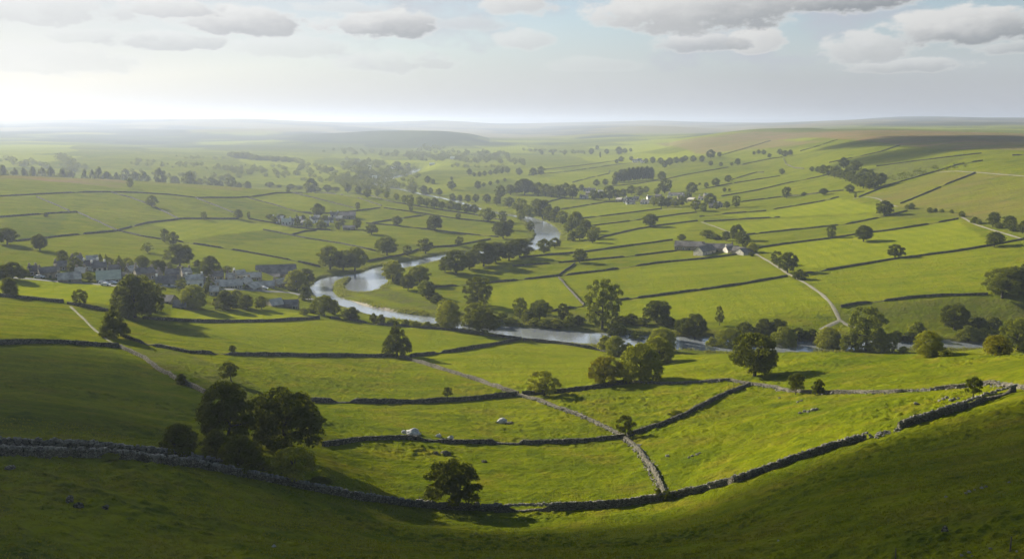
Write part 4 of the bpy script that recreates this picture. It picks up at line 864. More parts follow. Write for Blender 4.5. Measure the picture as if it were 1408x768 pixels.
woods('hedgerow_trees', 'lines of tiny hedgerow trees fading into the haze', fl(180, 225, 430, 235, 60, 3, 6, 4) + fl(0, 222, 120, 235, 26, 4, 9, 4) + fl(230, 216, 310, 219, 16, 2, 4) + fl(300, 232, 470, 250, 60, 4, 7, 4) + fl(410, 228, 480, 244, 36, 4, 8, 5) + fl(180, 238, 330, 246, 30, 4, 7, 3) + fl(80, 216, 110, 234, 10, 6, 12, 3), 3)
woods('far_valley_trees', 'blue grey trees filling the head of the valley', fl(560, 216, 720, 224, 90, 4, 7, 4) + fl(575, 205, 700, 216, 70, 3, 6, 4) + fl(440, 208, 600, 215, 50, 3, 6, 3) + fl(620, 228, 700, 232, 26, 3, 5, 1.5) + fl(720, 207, 815, 212, 30, 3, 5, 1) + fl(470, 222, 560, 232, 40, 4, 7, 4), 4)
woods('bracken', 'dark bracken patches in the shaded clough on the right', [(x, 250 - (x - 1215) * .20 + wr.uniform(-7, 2), wr.uniform(1.2, 3)) for x in [wr.uniform(1212, 1330) for _ in range(110)]], 6, 'mid')
# ------------------------------------------------------------------ houses
def boxv(x0, y0, z0, x1, y1, z1):
    return [(x0, y0, z0), (x1, y0, z0), (x1, y1, z0), (x0, y1, z0), (x0, y0, z1), (x1, y0, z1), (x1, y1, z1), (x0, y1, z1)], [(0, 3, 2, 1), (4, 5, 6, 7), (0, 1, 5, 4), (1, 2, 6, 5), (2, 3, 7, 6), (3, 0, 4, 7)]
def house(px, py, wpx, label, name='stone_cottage', d=6.5, eave=4.6, rise=2.4, rot=0, wallm='house_stone', roofm='slate', chim=2, win=3, storeys=2, cat='cottage', group=None, arch=False, lean=False, detail=True):
    p, dep = at(px, py); w = wpx * dep / F / max(.5, abs(math.cos(R(rot)))); eave *= .74; rise *= .92
    zmin = min(z_at(p.x + a, p.y + b) for a in (-w / 2, 0, w / 2) for b in (0, d))
    az = math.atan2(p.x, p.y)
    r = empty(name, (p.x + math.sin(az) * d / 2, p.y + math.cos(az) * d / 2, zmin), -az + R(rot))
    hw, hd = w / 2, d / 2
    # walls with gables
    v = [(-hw, -hd, -1), (hw, -hd, -1), (hw, hd, -1), (-hw, hd, -1), (-hw, -hd, eave), (hw, -hd, eave), (hw, hd, eave), (-hw, hd, eave), (-hw, 0, eave + rise), (hw, 0, eave + rise)]
    meshobj('wall', v, [(0, 1, 5, 4), (1, 2, 6, 9, 5), (2, 3, 7, 6), (3, 0, 4, 8, 7), (0, 3, 2, 1), (4, 5, 9, 8), (6, 7, 8, 9)], M[wallm], r)
    ov = .35; k = rise / hd; th = .22
    sag = .06
    v = []; f = []
    for sgn in (-1, 1):
        e = (sgn * (hd + ov), eave - ov * k + .04); t = (sgn * 0.0, eave + rise + .04)
        b = len(v)
        n_ = 6
        for i in range(n_ + 1):
            x = -hw - .18 + (w + .36) * i / n_; dz = -sag * math.sin(math.pi * i / n_)
            v += [(x, e[0], e[1]), (x, t[0], t[1] + dz), (x, e[0], e[1] + th), (x, t[0], t[1] + th + dz)]
        for i in range(n_):
            c = b + i * 4; q = [(c, c + 1, c + 5, c + 4), (c + 2, c + 6, c + 7, c + 3), (c, c + 4, c + 6, c + 2)]
            f += q if sgn > 0 else [t_[::-1] for t_ in q]
        f += [(b, b + 2, b + 3, b + 1), (b + n_ * 4, b + n_ * 4 + 1, b + n_ * 4 + 3, b + n_ * 4 + 2)]
    roof = meshobj('roof', v, f, M[roofm], r)
    top = eave + rise + th
    for c in range(chim):
        x = (-hw + .55) if c == 0 else (hw - .55) if c == 1 else 0
        vv, ff = boxv(x - .45, -.4, top - .8, x + .45, .4, top + .75); v2, f2 = boxv(x - .55, -.5, top + .76, x + .55, .5, top + .88); b = len(vv)
        for q in (-.2, .2):
            v3, f3 = boxv(x + q - .12, -.12, top + .89, x + q + .12, .12, top + 1.2); v2 += v3; f2 += [tuple(8 * (1 if q < 0 else 2) + i for i in g_) for g_ in f3]
        vv += v2; ff += [tuple(b + i for i in g_) for g_ in f2]
        meshobj('chimney', vv, ff, M[wallm], roof)
    if detail:
        fr = -hd - .04
        for s in range(storeys):
            z0 = 1.0 + s * 2.35 if storeys > 1 else 1.1
            if z0 + 1.2 > eave: continue
            for i in range(win):
                x = -hw + w * (i + .5) / win
                if s == 0 and i == win // 2: continue
                vv, ff = boxv(x - .62, fr - .05, z0 - .1, x + .62, fr + .1, z0 + 1.3); wn = meshobj('window', vv, ff, M['render_white'] if wallm != 'render_white' else M['wood_dark'], r)
                vv, ff = boxv(x - .48, fr - .075, z0 + .02, x - .03, fr - .045, z0 + 1.18); v2, f2 = boxv(x + .03, fr - .075, z0 + .02, x + .48, fr - .045, z0 + 1.18)
                meshobj('pane', vv + v2, ff + [tuple(8 + a for a in g_) for g_ in f2], M['glass'], wn)
        x = -hw + w * ((win // 2) + .5) / win if win else 0
        if arch:
            vv = [(x + 1.7 * math.cos(a), fr - .06, 2.0 + 1.5 * math.sin(a)) for a in np.linspace(0, math.pi, 9)] + [(x - 1.7, fr - .06, 0), (x + 1.7, fr - .06, 0)]
            vv += [(a, b + .12, c) for a, b, c in vv]; n = 11
            meshobj('door', vv, [tuple(range(n))[::-1], tuple(range(n, 2 * n))] + [(i, (i + 1) % n, n + (i + 1) % n, n + i) for i in range(n)], M['wood_dark'], r)
        else:
            vv, ff = boxv(x - .5, fr - .05, 0, x + .5, fr + .1, 2.05); meshobj('door', vv, ff, M['door'], r)
    if lean:
        vv = [(-hw + 1, -hd - 3, -1), (hw * .2, -hd - 3, -1), (hw * .2, -hd, -1), (-hw + 1, -hd, -1), (-hw + 1, -hd - 3, 2.1), (hw * .2, -hd - 3, 2.1), (hw * .2, -hd - .02, 3.3), (-hw + 1, -hd - .02, 3.3)]
        ln = meshobj('lean_to', vv, [(0, 1, 5, 4), (1, 2, 6, 5), (3, 0, 4, 7), (4, 5, 6, 7), (0, 3, 2, 1)], M[wallm], r)
        vv = [(-hw + .7, -hd - 3.3, 2.06), (hw * .2 + .3, -hd - 3.3, 2.06), (hw * .2 + .3, -hd - .03, 3.4), (-hw + .7, -hd - .03, 3.4)]
        vv += [(a, b, c + .18) for a, b, c in vv]
        meshobj('lean_to_roof', vv, [(4, 5, 6, 7), (3, 2, 1, 0), (0, 1, 5, 4), (1, 2, 6, 5), (3, 0, 4, 7)], M[roofm], ln)
    tag(r, label, cat, group); return r
VG = 'houses of the village'
house(67, 382, 24, 'stone house with a pale ridge at the left end of the village', group=VG, roofm='slate', rot=12, win=3)
house(90, 371, 26, 'long grey roofed house behind the left end of the village', group=VG, roofm='slate', eave=3.6, rot=6, win=4)
house(96, 388, 29, 'low wide house with a pale brown roof by the village field', group=VG, roofm='stone_roof', eave=3.0, rise=2.8, win=5, storeys=1, chim=1, d=8)
house(126, 372, 20, 'white walled house behind the village centre, left one', group=VG, wallm='render_white', rot=-6, win=2, eave=4.2)
house(136, 373, 19, 'white walled house behind the village centre, right one', group=VG, wallm='render_white', rot=8, win=3, eave=3.4)
house(127, 361, 15, 'small pale roofed shed highest in the village', 'stone_shed', group=VG, roofm='stone_roof', eave=2.4, chim=0, win=2, storeys=1, cat='shed')
house(150, 389, 31, 'barn with a bright cream sheet roof by the village field', 'farm_barn', group=VG, roofm='pale_roof', eave=3.8, rise=3.6, chim=0, win=3, storeys=1, cat='barn', d=10)
house(169, 388, 18, 'small grey house right of the cream roofed barn', group=VG, eave=3.6, rot=-25, win=2)
house(199, 384, 24, 'stone house behind the village edge trees', group=VG, eave=5.2, rot=14, win=3)
house(229, 393, 27, 'long low building with a white front and dark slate roof', group=VG, wallm='render_white', eave=2.8, rise=3.4, chim=1, win=4, storeys=1, d=9)
house(238, 384, 18, 'grey roofed house behind the long white fronted building', group=VG, rot=-8, win=2)
house(268, 394, 23, 'tall house with a pale roof and white patched front', group=VG, wallm='render_white', roofm='stone_roof', eave=5.6, rise=2.2, win=3, chim=2)
house(312, 395, 42, 'long grey stone terrace in the middle of the village', group=VG, wallm='house_stone', roofm='stone_roof', eave=3.2, rise=2.8, win=7, chim=3, d=8)
house(329, 382, 15, 'small pale gabled house behind the long terrace', group=VG, roofm='stone_roof', eave=4.0, rot=20, win=2, wallm='render_white', chim=1)
house(347, 383, 24, 'pale roofed farmhouse left of the great barn', group=VG, roofm='stone_roof', eave=3.6, rot=-6, win=3)
house(380, 379, 54, 'great stone barn with a huge dark slate roof', 'farm_barn', group=VG, roofm='slate', wallm='house_stone', eave=4.2, rise=4.8, chim=0, win=3, storeys=1, cat='barn', d=15, rot=-3, lean=True)
house(360, 393, 34, 'low stone farm building in front of the great barn', group=VG, roofm='stone_roof', eave=2.8, rise=2.4, win=5, chim=1, storeys=1)
house(385, 394, 16, 'small gabled stone cottage below the great barn', group=VG, roofm='stone_roof', eave=3.6, rot=40, win=2)
house(346, 397, 12, 'stone porch like cottage with a gable facing the lawn', group=VG, roofm='stone_roof', eave=3.0, rot=62, win=1, chim=0)
house(378, 421, 17, 'pale roofed outbuilding left of the arched barn', 'stone_outbuilding', group=VG, roofm='stone_roof', eave=2.6, rot=28, win=2, chim=0, cat='outbuilding', storeys=1)
house(396, 423, 28, 'stone outbuilding with a round arched door near the lane wall', 'stone_outbuilding', group=VG, roofm='slate', eave=3.4, rise=2.6, win=3, chim=0, arch=True, cat='outbuilding', storeys=1, rot=-8)
house(231, 417, 17, 'dark slated shed right of the village edge trees', 'stone_shed', group=VG, roofm='slate', eave=2.4, rot=-30, win=2, chim=0, cat='shed', storeys=1)
house(249, 424, 17, 'low slated shed below the dark slated one', 'stone_shed', group=VG, roofm='slate', eave=2.2, rot=-12, win=2, chim=0, cat='shed', storeys=1)
for a in [(46, 379, 11, 'little grey cottage at the far left end of the village', 'slate', 10), (112, 381, 13, 'small cottage squeezed between the brown roof and the cream roofed barn', 'stone_roof', -15), (106, 364, 13, 'grey roofed cottage high behind the dark pointed tree', 'slate', 20),
          (158, 377, 14, 'grey roofed cottage directly behind the cream roofed barn', 'slate', -10), (182, 378, 13, 'small cottage left of the stone house behind the big dark tree', 'stone_roof', 25), (214, 384, 12, 'narrow cottage left of the long white fronted building', 'slate', -30),
          (256, 381, 12, 'little house with a pale roof behind the tall white patched house', 'stone_roof', 15), (284, 394, 12, 'narrow stone cottage right of the tall white patched house', 'slate', -35), (299, 385, 15, 'grey roofed cottage behind the left half of the long terrace', 'slate', 8),
          (318, 386, 12, 'grey roofed cottage behind the right half of the long terrace', 'stone_roof', -12), (338, 391, 12, 'small stone house between the long terrace and the low farm building', 'stone_roof', 30), (404, 393, 12, 'small stone shed at the right end of the great barn', 'stone_roof', -20),
          (262, 411, 10, 'tiny cottage roof between the garden trees, left', 'slate', 10), (296, 407, 12, 'tiny cottage roof between the garden trees, right', 'stone_roof', -10)]:
    house(a[0], a[1], a[2], a[3], group=VG, roofm=a[4], rot=a[5], eave=3.6, win=2, d=6)
HG = 'houses of the small left hamlet'

house(380, 306, 9, 'leftmost white cottage of the small hamlet', group=HG, wallm='render_white', eave=4, win=2, chim=1)
house(394, 309, 13, 'long white cottage in the small hamlet', group=HG, wallm='render_white', roofm='pale_roof', eave=4, win=3)
house(402, 309, 7, 'narrow white cottage beside the cone shaped tree', group=HG, wallm='render_white', eave=4, win=1, chim=1)
house(430, 307, 7, 'small white gable between the hamlet trees', group=HG, wallm='render_white', eave=4, win=1, chim=1, rot=50)
house(460, 299, 11, 'white cottage at the right end of the small hamlet, upper one', group=HG, wallm='render_white', eave=3.6, win=2)
house(455, 306, 7, 'white cottage at the right end of the small hamlet, lower one', group=HG, wallm='render_white', eave=3, win=1, chim=1)
house(478, 301, 22, 'wide grey roofed barn right of the small hamlet', 'farm_barn', group=HG, eave=4.2, rise=3, win=4, chim=0, cat='barn', d=12, storeys=1)
house(480, 316, 17, 'low grey shed below the wide grey roofed barn', 'stone_shed', group=HG, eave=2.6, rise=1.6, win=3, chim=0, cat='shed', storeys=1)
for a in [(386, 304, 8, 'grey cottage behind the leftmost white one in the small hamlet'), (411, 305, 8, 'grey cottage behind the cone shaped tree'), (420, 310, 8, 'grey cottage behind the pale round hamlet tree'), (436, 303, 8, 'grey cottage highest in the small hamlet'), (448, 311, 9, 'grey cottage behind the wide green hamlet tree'), (467, 304, 8, 'grey cottage left of the hamlet barn')]:
    house(a[0], a[1], a[2], a[3], group=HG, roofm='stone_roof', eave=3.4, rise=2.0, d=6, win=2, chim=1, rot=(a[0] * 31) % 60 - 30)
FG = 'buildings of the right hand farm'
house(948, 344, 40, 'long dark slate roofed range at the left of the right hand farm', 'farm_barn', group=FG, eave=4.2, rise=3.0, win=5, chim=0, cat='barn', d=10, rot=-2)
house(986, 346, 42, 'long dark roofed farmhouse range behind the pale gable', 'farmhouse', group=FG, eave=4.2, rise=2.8, win=5, chim=2, d=8, cat='farmhouse')
house(969, 350, 18, 'farm wing with a bright pale gable end facing left', 'farmhouse_wing', group=FG, eave=4.2, rise=3.2, rot=58, win=2, chim=0, wallm='pale_stone', roofm='slate', cat='farm wing', d=7)
house(1006, 347, 17, 'small white fronted cottage in the right hand farm', group=FG, eave=2.8, rot=30, win=2, chim=1, wallm='pale_stone')
house(1016, 349, 15, 'dark shed in the right hand farm yard', 'stone_shed', group=FG, eave=2.8, rot=-20, win=1, chim=0, cat='shed', storeys=1)
house(1024, 350, 14, 'rightmost farm shed with a pale rounded gable', 'stone_shed', group=FG, eave=2.6, rot=50, win=1, chim=0, wallm='pale_stone', cat='shed', storeys=1)
MG = 'cottages of the middle hamlet'
for a in [(806, 263, 6, 'first'), (814, 263, 7, 'second'), (803, 273, 8, 'third'), (860, 279, 4, 'fourth'), (866, 276, 8, 'fifth'), (867, 281, 9, 'sixth'), (884, 281, 4, 'seventh'), (888, 280, 5, 'eighth'), (893, 274, 5, 'ninth'), (921, 276, 5, 'tenth'), (930, 269, 15, 'eleventh'), (911, 279, 5, 'twelfth'), (944, 272, 9, 'thirteenth'), (965, 275, 6, 'fourteenth'), (986, 283, 7, 'fifteenth'), (990, 285, 5, 'sixteenth')]:
    house(a[0], a[1], a[2] * 1.35, f'white cottage in the middle hamlet, {a[3]} counting from the left', group=MG, wallm='render_white', roofm='slate', win=2, chim=1, eave=3.1, rise=2.0, d=6, rot=(a[0] * 37) % 50 - 25)
for i, (a, b, w, rf) in enumerate([(811, 268, 7, 0), (826, 266, 6, 1), (843, 270, 6, 0), (852, 277, 6, 1), (875, 275, 6, 0), (899, 279, 6, 1), (905, 272, 6, 0), (925, 281, 7, 1), (936, 275, 7, 0), (951, 277, 7, 1), (958, 282, 7, 0), (973, 271, 8, 1), (978, 286, 6, 0)]):
    house(a, b, w * 1.2, f'grey stone cottage in the middle hamlet, {ordn(i)} grey one from the left', group='grey cottages of the middle hamlet', roofm=('slate', 'stone_roof')[rf], win=2, chim=1, eave=3.2, rise=2, d=6, rot=(a * 53) % 70 - 35)
house(873, 223, 7, 'far white farmhouse among the plantation fields, left one', 'farmhouse', group='far white farm', wallm='render_white', win=2, chim=1, eave=5, cat='farmhouse')
house(879, 222, 6, 'far white farmhouse among the plantation fields, middle one', 'farmhouse', group='far white farm', wallm='render_white', win=2, chim=1, eave=5, rot=30, cat='farmhouse')
house(884, 224, 5, 'far white farmhouse among the plantation fields, right one', 'farmhouse', group='far white farm', wallm='render_white', win=1, chim=1, eave=4, rot=-20, cat='farmhouse')
for i, (a, b, w) in enumerate([(536, 247, 11), (515, 246, 7), (540, 232, 9), (594, 227, 7), (622, 219, 6), (508, 232, 5)]):
    house(a, b, w, ['large pale sheet roofed shed in the hazy far village', 'smaller pale roof left of the large shed in the far village', 'pale roof among trees above the large far shed', 'long lilac roof in the hazy valley head', 'tiny white roof highest in the hazy valley head', 'tiny pale roof at the left of the far village'][i], 'farm_building', group='roofs of the far village', wallm='render_white', roofm='pale_roof', eave=4, rise=3, chim=0, cat='farm building', d=10, detail=False)

# ------------------------------------------------------------------ cars by the village field
def car(px, py, rz, label):
    p, dep = at(px, py); p.z = z_at(p.x, p.y); r = empty('parked_car', p, rz)
    side = [(-2.1, .35), (2.1, .35), (2.15, .75), (1.2, .92), (.55, 1.42), (-1.2, 1.45), (-1.95, .98), (-2.15, .8)]
    n = len(side); v = [(x, -.82 * (1 if z < 1 else .85), z) for x, z in side] + [(x, .82 * (1 if z < 1 else .85), z) for x, z in side]
    meshobj('body', v, [tuple(range(n)), tuple(range(n, 2 * n))[::-1]] + [(i, n + i, n + (i + 1) % n, (i + 1) % n) for i in range(n)], M['car_white'], r)
    for y in (-1, 1):
        v = [(1.0, y * .80, .98), (.5, y * .74, 1.34), (-1.1, y * .74, 1.36), (-1.6, y * .80, 1.0)]; v += [(a, b + y * .02, c) for a, b, c in v]
        meshobj('side_window', v, [(0, 1, 2, 3), (7, 6, 5, 4), (0, 4, 5, 1), (1, 5, 6, 2), (2, 6, 7, 3), (3, 7, 4, 0)], M['glass'], r)
    for x in (-1.3, 1.3):
        for y in (-.82, .82):
            v = []; f = []; tube(v, f, [(x, y - .1, .33), (x, y + .1, .33)], [.33, .33], 12); meshobj('wheel', v, f, M['tyre'], r)
    tag(r, label, 'car', 'cars parked by the village field')
car(142, 389.5, .3, 'small white car parked in front of the cream roofed barn, left one')
car(145.5, 392.5, .0, 'white car parked nearest the bright village field')
car(155, 390, -.2, 'white car parked in front of the cream roofed barn, right one')
car(54, 382, .1, 'white car parked at the left end of the village lane')
car(357, 395.5, 1.0, 'white car parked in the yard below the great barn, left one')
car(363, 397.5, .1, 'white car parked in the yard below the great barn, right one')

# ------------------------------------------------------------------ boulders, each a thing
def boulder(px, py, wpx, label, hr=.45, mat='rock', group='pale boulders lying in the grass', seed=0):
    p, dep = at(px, py); w = wpx * dep / F; rng = np.random.default_rng(seed + int(px * 7 + py))
    bm = bmesh.new(); bmesh.ops.create_icosphere(bm, subdivisions=3, radius=.5)
    o3 = rng.uniform(0, 50, 3)
    for q in bm.verts:
        c = q.co; d = 1 + .28 * float(vnoise(c.x * 3 + o3[0], c.y * 3 + c.z * 2 + o3[1], 1)) + .12 * float(vnoise(c.x * 8 + o3[2], c.y * 8 + c.z * 7, 2))
        q.co = Vector((c.x * w * d, c.y * w * .6 * d, max(c.z, -.25) * w * hr * 1.6 * d))
    me = bpy.data.meshes.new('boulder'); bm.to_mesh(me); bm.free(); me.materials.append(M[mat])
    o = bpy.data.objects.new('boulder', me); C.objects.link(o); o.location = (p.x, p.y, z_at(p.x, p.y) + w * hr * .12); o.rotation_euler = (0, 0, -math.atan2(p.x, p.y) + rng.uniform(-.2, .2))
    tag(o, label, 'boulder', group); return o
boulder(567, 596, 24, 'largest white boulder lying above the low curved wall', .36)
boulder(556, 595, 8, 'small white block at the left end of the largest boulder', .6)
boulder(603, 600, 8, 'small pale boulder, left one of two above the low wall', .6)
boulder(620, 603, 9, 'small pale boulder, right one of two above the low wall', .6)
boulder(690, 580, 14, 'pale humped boulder in the middle of the near pasture', .42)
boulder(701, 582, 11, 'flat grey slab beside the pale humped boulder', .3, 'stone')
boulder(613, 625, 13, 'grey boulder below the low curved wall', .5, 'stone')
boulder(600, 624, 6, 'little dark stone left of the grey boulder', .7, 'stone')
boulder(666, 635, 9, 'low grey stone right of the grey boulder', .4, 'stone')
boulder(1299, 730, 9, 'rounded grey boulder in the shaded bottom right grass', .95, 'stone')
boulder(96, 688, 10, 'small grey boulder on the lumpy rise at bottom left', .8, 'stone')
boulder(108, 697, 13, 'mossy boulder right of the small grey one at bottom left', .6, 'stone_dark')
boulder(145, 698, 9, 'low mossy stone beyond the mossy boulder at bottom left', .6, 'stone_dark')
boulder(14, 643, 14, 'flat stone half sunk near the foreground wall at far left', .3, 'stone')
boulder(377, 751, 6, 'tiny pale stone near the bottom edge', .6)
boulder(1070, 743, 3, 'tiny white stone at the bottom edge right of centre', .7)
for nm, cl in [('in the outcrop below the two thorn trees', [(1100, 568, 6), (1106, 566, 7), (1112, 566, 6), (1118, 564, 8), (1123, 563, 6), (1097, 553, 5), (1102, 551, 5), (1072, 547, 4)]),
               ('in the outcrop below the end thorn tree', [(1292, 551, 5), (1297, 549, 6), (1302, 547, 7), (1307, 550, 6), (1312, 549, 7), (1318, 548, 5), (1259, 555, 6), (1263, 556, 4)]),
               ('in the outcrop low in the right pasture', [(947, 629, 5), (952, 627, 6), (958, 625, 6), (962, 623, 5), (918, 627, 7)]),
               ('in the scatter on the shaded right slope', [(1328, 678, 5), (1333, 676, 6), (1340, 673, 4), (1350, 671, 6), (1356, 669, 5), (1301, 683, 5), (1388, 663, 5)]),
               ('in the scatter beside the fence posts', [(1322, 763, 5), (1332, 759, 6), (1337, 764, 4), (1362, 754, 6), (1398, 758, 4)])]:
    cl = sorted(cl)
    for i, (a, b, w) in enumerate(cl): boulder(a, b, w * .85, f'pale stone, {ordn(i)} from the left {nm}', .55, 'rubble', group='small pale stones ' + nm, seed=i)
# ------------------------------------------------------------------ posts
def post(px, py, hpx, label, w=.14, mat='wood_dark'):
    p, dep = at(px, py); h = hpx * dep / F; rng = random.Random(int(px)); v = []; f = []
    tube(v, f, [(0, 0, -.4), (rng.uniform(-.02, .02), 0, h * .5), (rng.uniform(-.05, .05), .02, h)], [w * .55, w * .5, w * .42], 7)
    o = meshobj('fence_post', v, f, M[mat]); o.location = (p.x, p.y, z_at(p.x, p.y)); tag(o, label, 'fence post', 'wooden posts'); return o
post(1231, 769, 17, 'dark wooden fence post at the bottom edge, left one')
post(1389, 757, 21, 'dark wooden fence post at the bottom right, right one')
post(564, 696, 9, 'pale post standing against the foreground wall', .22, 'rock')
post(510, 680, 9, 'thin dark post behind the foreground wall, left one')
post(577, 690, 9, 'thin dark post behind the foreground wall, right one')
post(827, 302, 5, 'tiny post in the river fields above the wall')
post(1008, 529, 7, 'small post by the end of the mossy wall')

# ------------------------------------------------------------------ grass tufts in the near slope
def tufts():
    rng = np.random.default_rng(8); n = 42000
    a = rng.uniform(R(-32), R(32), n); d = 82 + 75 * rng.random(n) ** 1.3
    x = d * np.sin(a); y = d * np.cos(a)
    keep = fbm(x / 9, y / 5, 12, 3) + .35 * rng.random(n) > .0; x = x[keep]; y = y[keep]; n = len(x)
    i = np.clip(np.searchsorted(DS, np.hypot(x, y)) - 1, 0, len(DS) - 2); j = np.clip(np.searchsorted(AZ, np.arctan2(x, y)) - 1, 0, len(AZ) - 2)
    z = Z[i, j]; B = 6
    s = rng.uniform(.07, .2, n)[:, None]; th = rng.uniform(0, 6.28, (n, B)); rr = rng.uniform(.2, 1, (n, B)) * s
    bx = x[:, None] + np.cos(th) * rr * .5; by = y[:, None] + np.sin(th) * rr * .5; hh = s * rng.uniform(.7, 1.3, (n, B))
    wx = -np.sin(th) * .05 * (1 + s); wy = np.cos(th) * .05 * (1 + s); z = z[:, None] - .03
    v = np.stack([np.stack([bx - wx, by - wy, z + 0 * bx], -1), np.stack([bx + wx, by + wy, z + 0 * bx], -1), np.stack([bx + np.cos(th) * rr * .8, by + np.sin(th) * rr * .8, z + hh], -1)], 2).reshape(-1, 3)
    o = meshobj('grass', v, np.arange(len(v)).reshape(-1, 3), M['tuft']); tag(o, 'rough grass tufts on the shaded near slope', 'grass', kind='stuff')
tufts()

def reeds():
    rng = np.random.default_rng(4); sel_ = np.argwhere((RD > .8) & (RD < 5.5) & (DS[:, None] < 900)); k = sel_[rng.integers(len(sel_), size=9000)]
    x = X[k[:, 0], k[:, 1]] + rng.normal(0, .5, len(k)); y = Y[k[:, 0], k[:, 1]] + rng.normal(0, .5, len(k)); z = Z[k[:, 0], k[:, 1]]
    keep = (z > .05) & (fbm(x / 16, y / 16, 44, 3) > -.1); x = x[keep]; y = y[keep]; z = z[keep] - .05; n = len(x); B = 7
    s = rng.uniform(.3, 1.0, n)[:, None] ** 1.3; th = rng.uniform(0, 6.28, (n, B)); rr = rng.uniform(.1, .8, (n, B))
    bx = x[:, None] + np.cos(th) * rr; by = y[:, None] + np.sin(th) * rr; wx = np.sin(th) * .10; wy = np.cos(th) * .10; hh = s * rng.uniform(.6, 1.3, (n, B)); z = z[:, None]
    v = np.stack([np.stack([bx - wx, by - wy, z + 0 * bx], -1), np.stack([bx + wx, by + wy, z + 0 * bx], -1), np.stack([bx + np.cos(th) * .2, by + np.sin(th) * .2, z + hh], -1)], 2).reshape(-1, 3)
    o = meshobj('reeds', v, np.arange(len(v)).reshape(-1, 3), M['reed']); tag(o, 'reeds and rough grass fringing the river banks', 'reeds', kind='stuff')
reeds()
for o_ in C.objects:
    if o_.get('label') and len(o_['label'].replace('-', ' ').split()) > 16: print('LONG', o_.name, o_['label'])
# ------------------------------------------------------------------ camera
cam = bpy.data.cameras.new('camera'); co = bpy.data.objects.new('camera', cam); C.objects.link(co); SC.camera = co
cam.sensor_width = 36; cam.lens = F / 1408 * 36; cam.clip_start = .5; cam.clip_end = 60000
co.location = (0, 0, H); co.rotation_euler = (math.pi / 2 - PITCH, 0, 0)
# ------------------------------------------------------------------ sun and sky
sl = bpy.data.lights.new('sun', 'SUN'); sl.energy = SUN_W; sl.angle = R(.55); sl.color = (1, .94, .82)
so = bpy.data.objects.new('sun', sl); C.objects.link(so); so.rotation_euler = Vector(SDIR).to_track_quat('Z', 'Y').to_euler()
w = bpy.data.worlds.new('World'); SC.world = w; w.use_nodes = True; t = w.node_tree; t.nodes.clear()
sky = N(t, 'ShaderNodeTexSky', sky_type='NISHITA', sun_disc=False, sun_elevation=SUN_EL, sun_rotation=SUN_AZ, altitude=200.0, air_density=1.0, dust_density=SKY_DUST, ozone_density=1.2)
tc = N(t, 'ShaderNodeTexCoord'); sx = N(t, 'ShaderNodeSeparateXYZ'); L(t, tc.outputs['Generated'], sx.inputs[0])
azn = math_(t, 'ARCTAN2', sx.outputs[0], sx.outputs[1]); eln = math_(t, 'ARCSINE', sx.outputs[2])
cv = N(t, 'ShaderNodeCombineXYZ'); L(t, azn, cv.inputs[0]); L(t, math_(t, 'MULTIPLY', eln, 2.0), cv.inputs[1])
def skn(scale, detail, rough, off):
    n = N(t, 'ShaderNodeTexNoise', noise_dimensions='3D', ins={'Scale': scale, 'Detail': detail, 'Roughness': rough})
    a = N(t, 'ShaderNodeVectorMath', operation='ADD'); L(t, cv.outputs[0], a.inputs[0]); a.inputs[1].default_value = off; L(t, a.outputs[0], n.inputs['Vector']); return n.outputs['Fac']
n1 = skn(9, 7, .58, (0, 0, 0)); n2 = skn(34, 5, .6, (3, 1, 0)); n3 = skn(5, 4, .55, (7, 2, 1))
nn = math_(t, 'ADD', math_(t, 'MULTIPLY', math_(t, 'SUBTRACT', n1, .5), 2.3), math_(t, 'MULTIPLY', math_(t, 'SUBTRACT', n2, .5), 2.2))
# the clouds of the day: bearing, height, half width, half height, weight, darkness of the base
CL = [(325, 32, 90, 24, 1.1, .85), (230, 14, 75, 15, .9, .6), (525, 38, 100, 26, 1.15, .95), (210, 58, 90, 16, .7, .8), (540, 88, 85, 20, .5, .6), (715, 8, 60, 22, .9, .4), (722, 58, 44, 18, .7, .35),
      (905, 24, 105, 36, 1.1, .6), (1010, 14, 115, 40, 1.2, .8), (1150, 2, 110, 24, 1.3, 1.0), (1040, 58, 42, 22, 1.0, .35), (950, 62, 70, 16, .8, .7), (1190, 70, 64, 26, .85, .5), (1245, 92, 80, 12, .7, .6), (1335, 44, 105, 32, 1.2, .95), (1300, 26, 60, 16, 1.0, .15),
      (60, 20, 130, 26, .7, .55), (80, 85, 100, 26, .45, .5), (400, 68, 90, 18, .5, .5), (130, 52, 80, 14, .5, .6), (640, 34, 60, 14, .4, .4), (470, 12, 70, 10, .5, .3), (1408, 66, 60, 14, .7, .8), (820, 90, 80, 14, .35, .3)]
cov = None; dk = None
def M2(op, a, b): return math_(t, op, a, b)
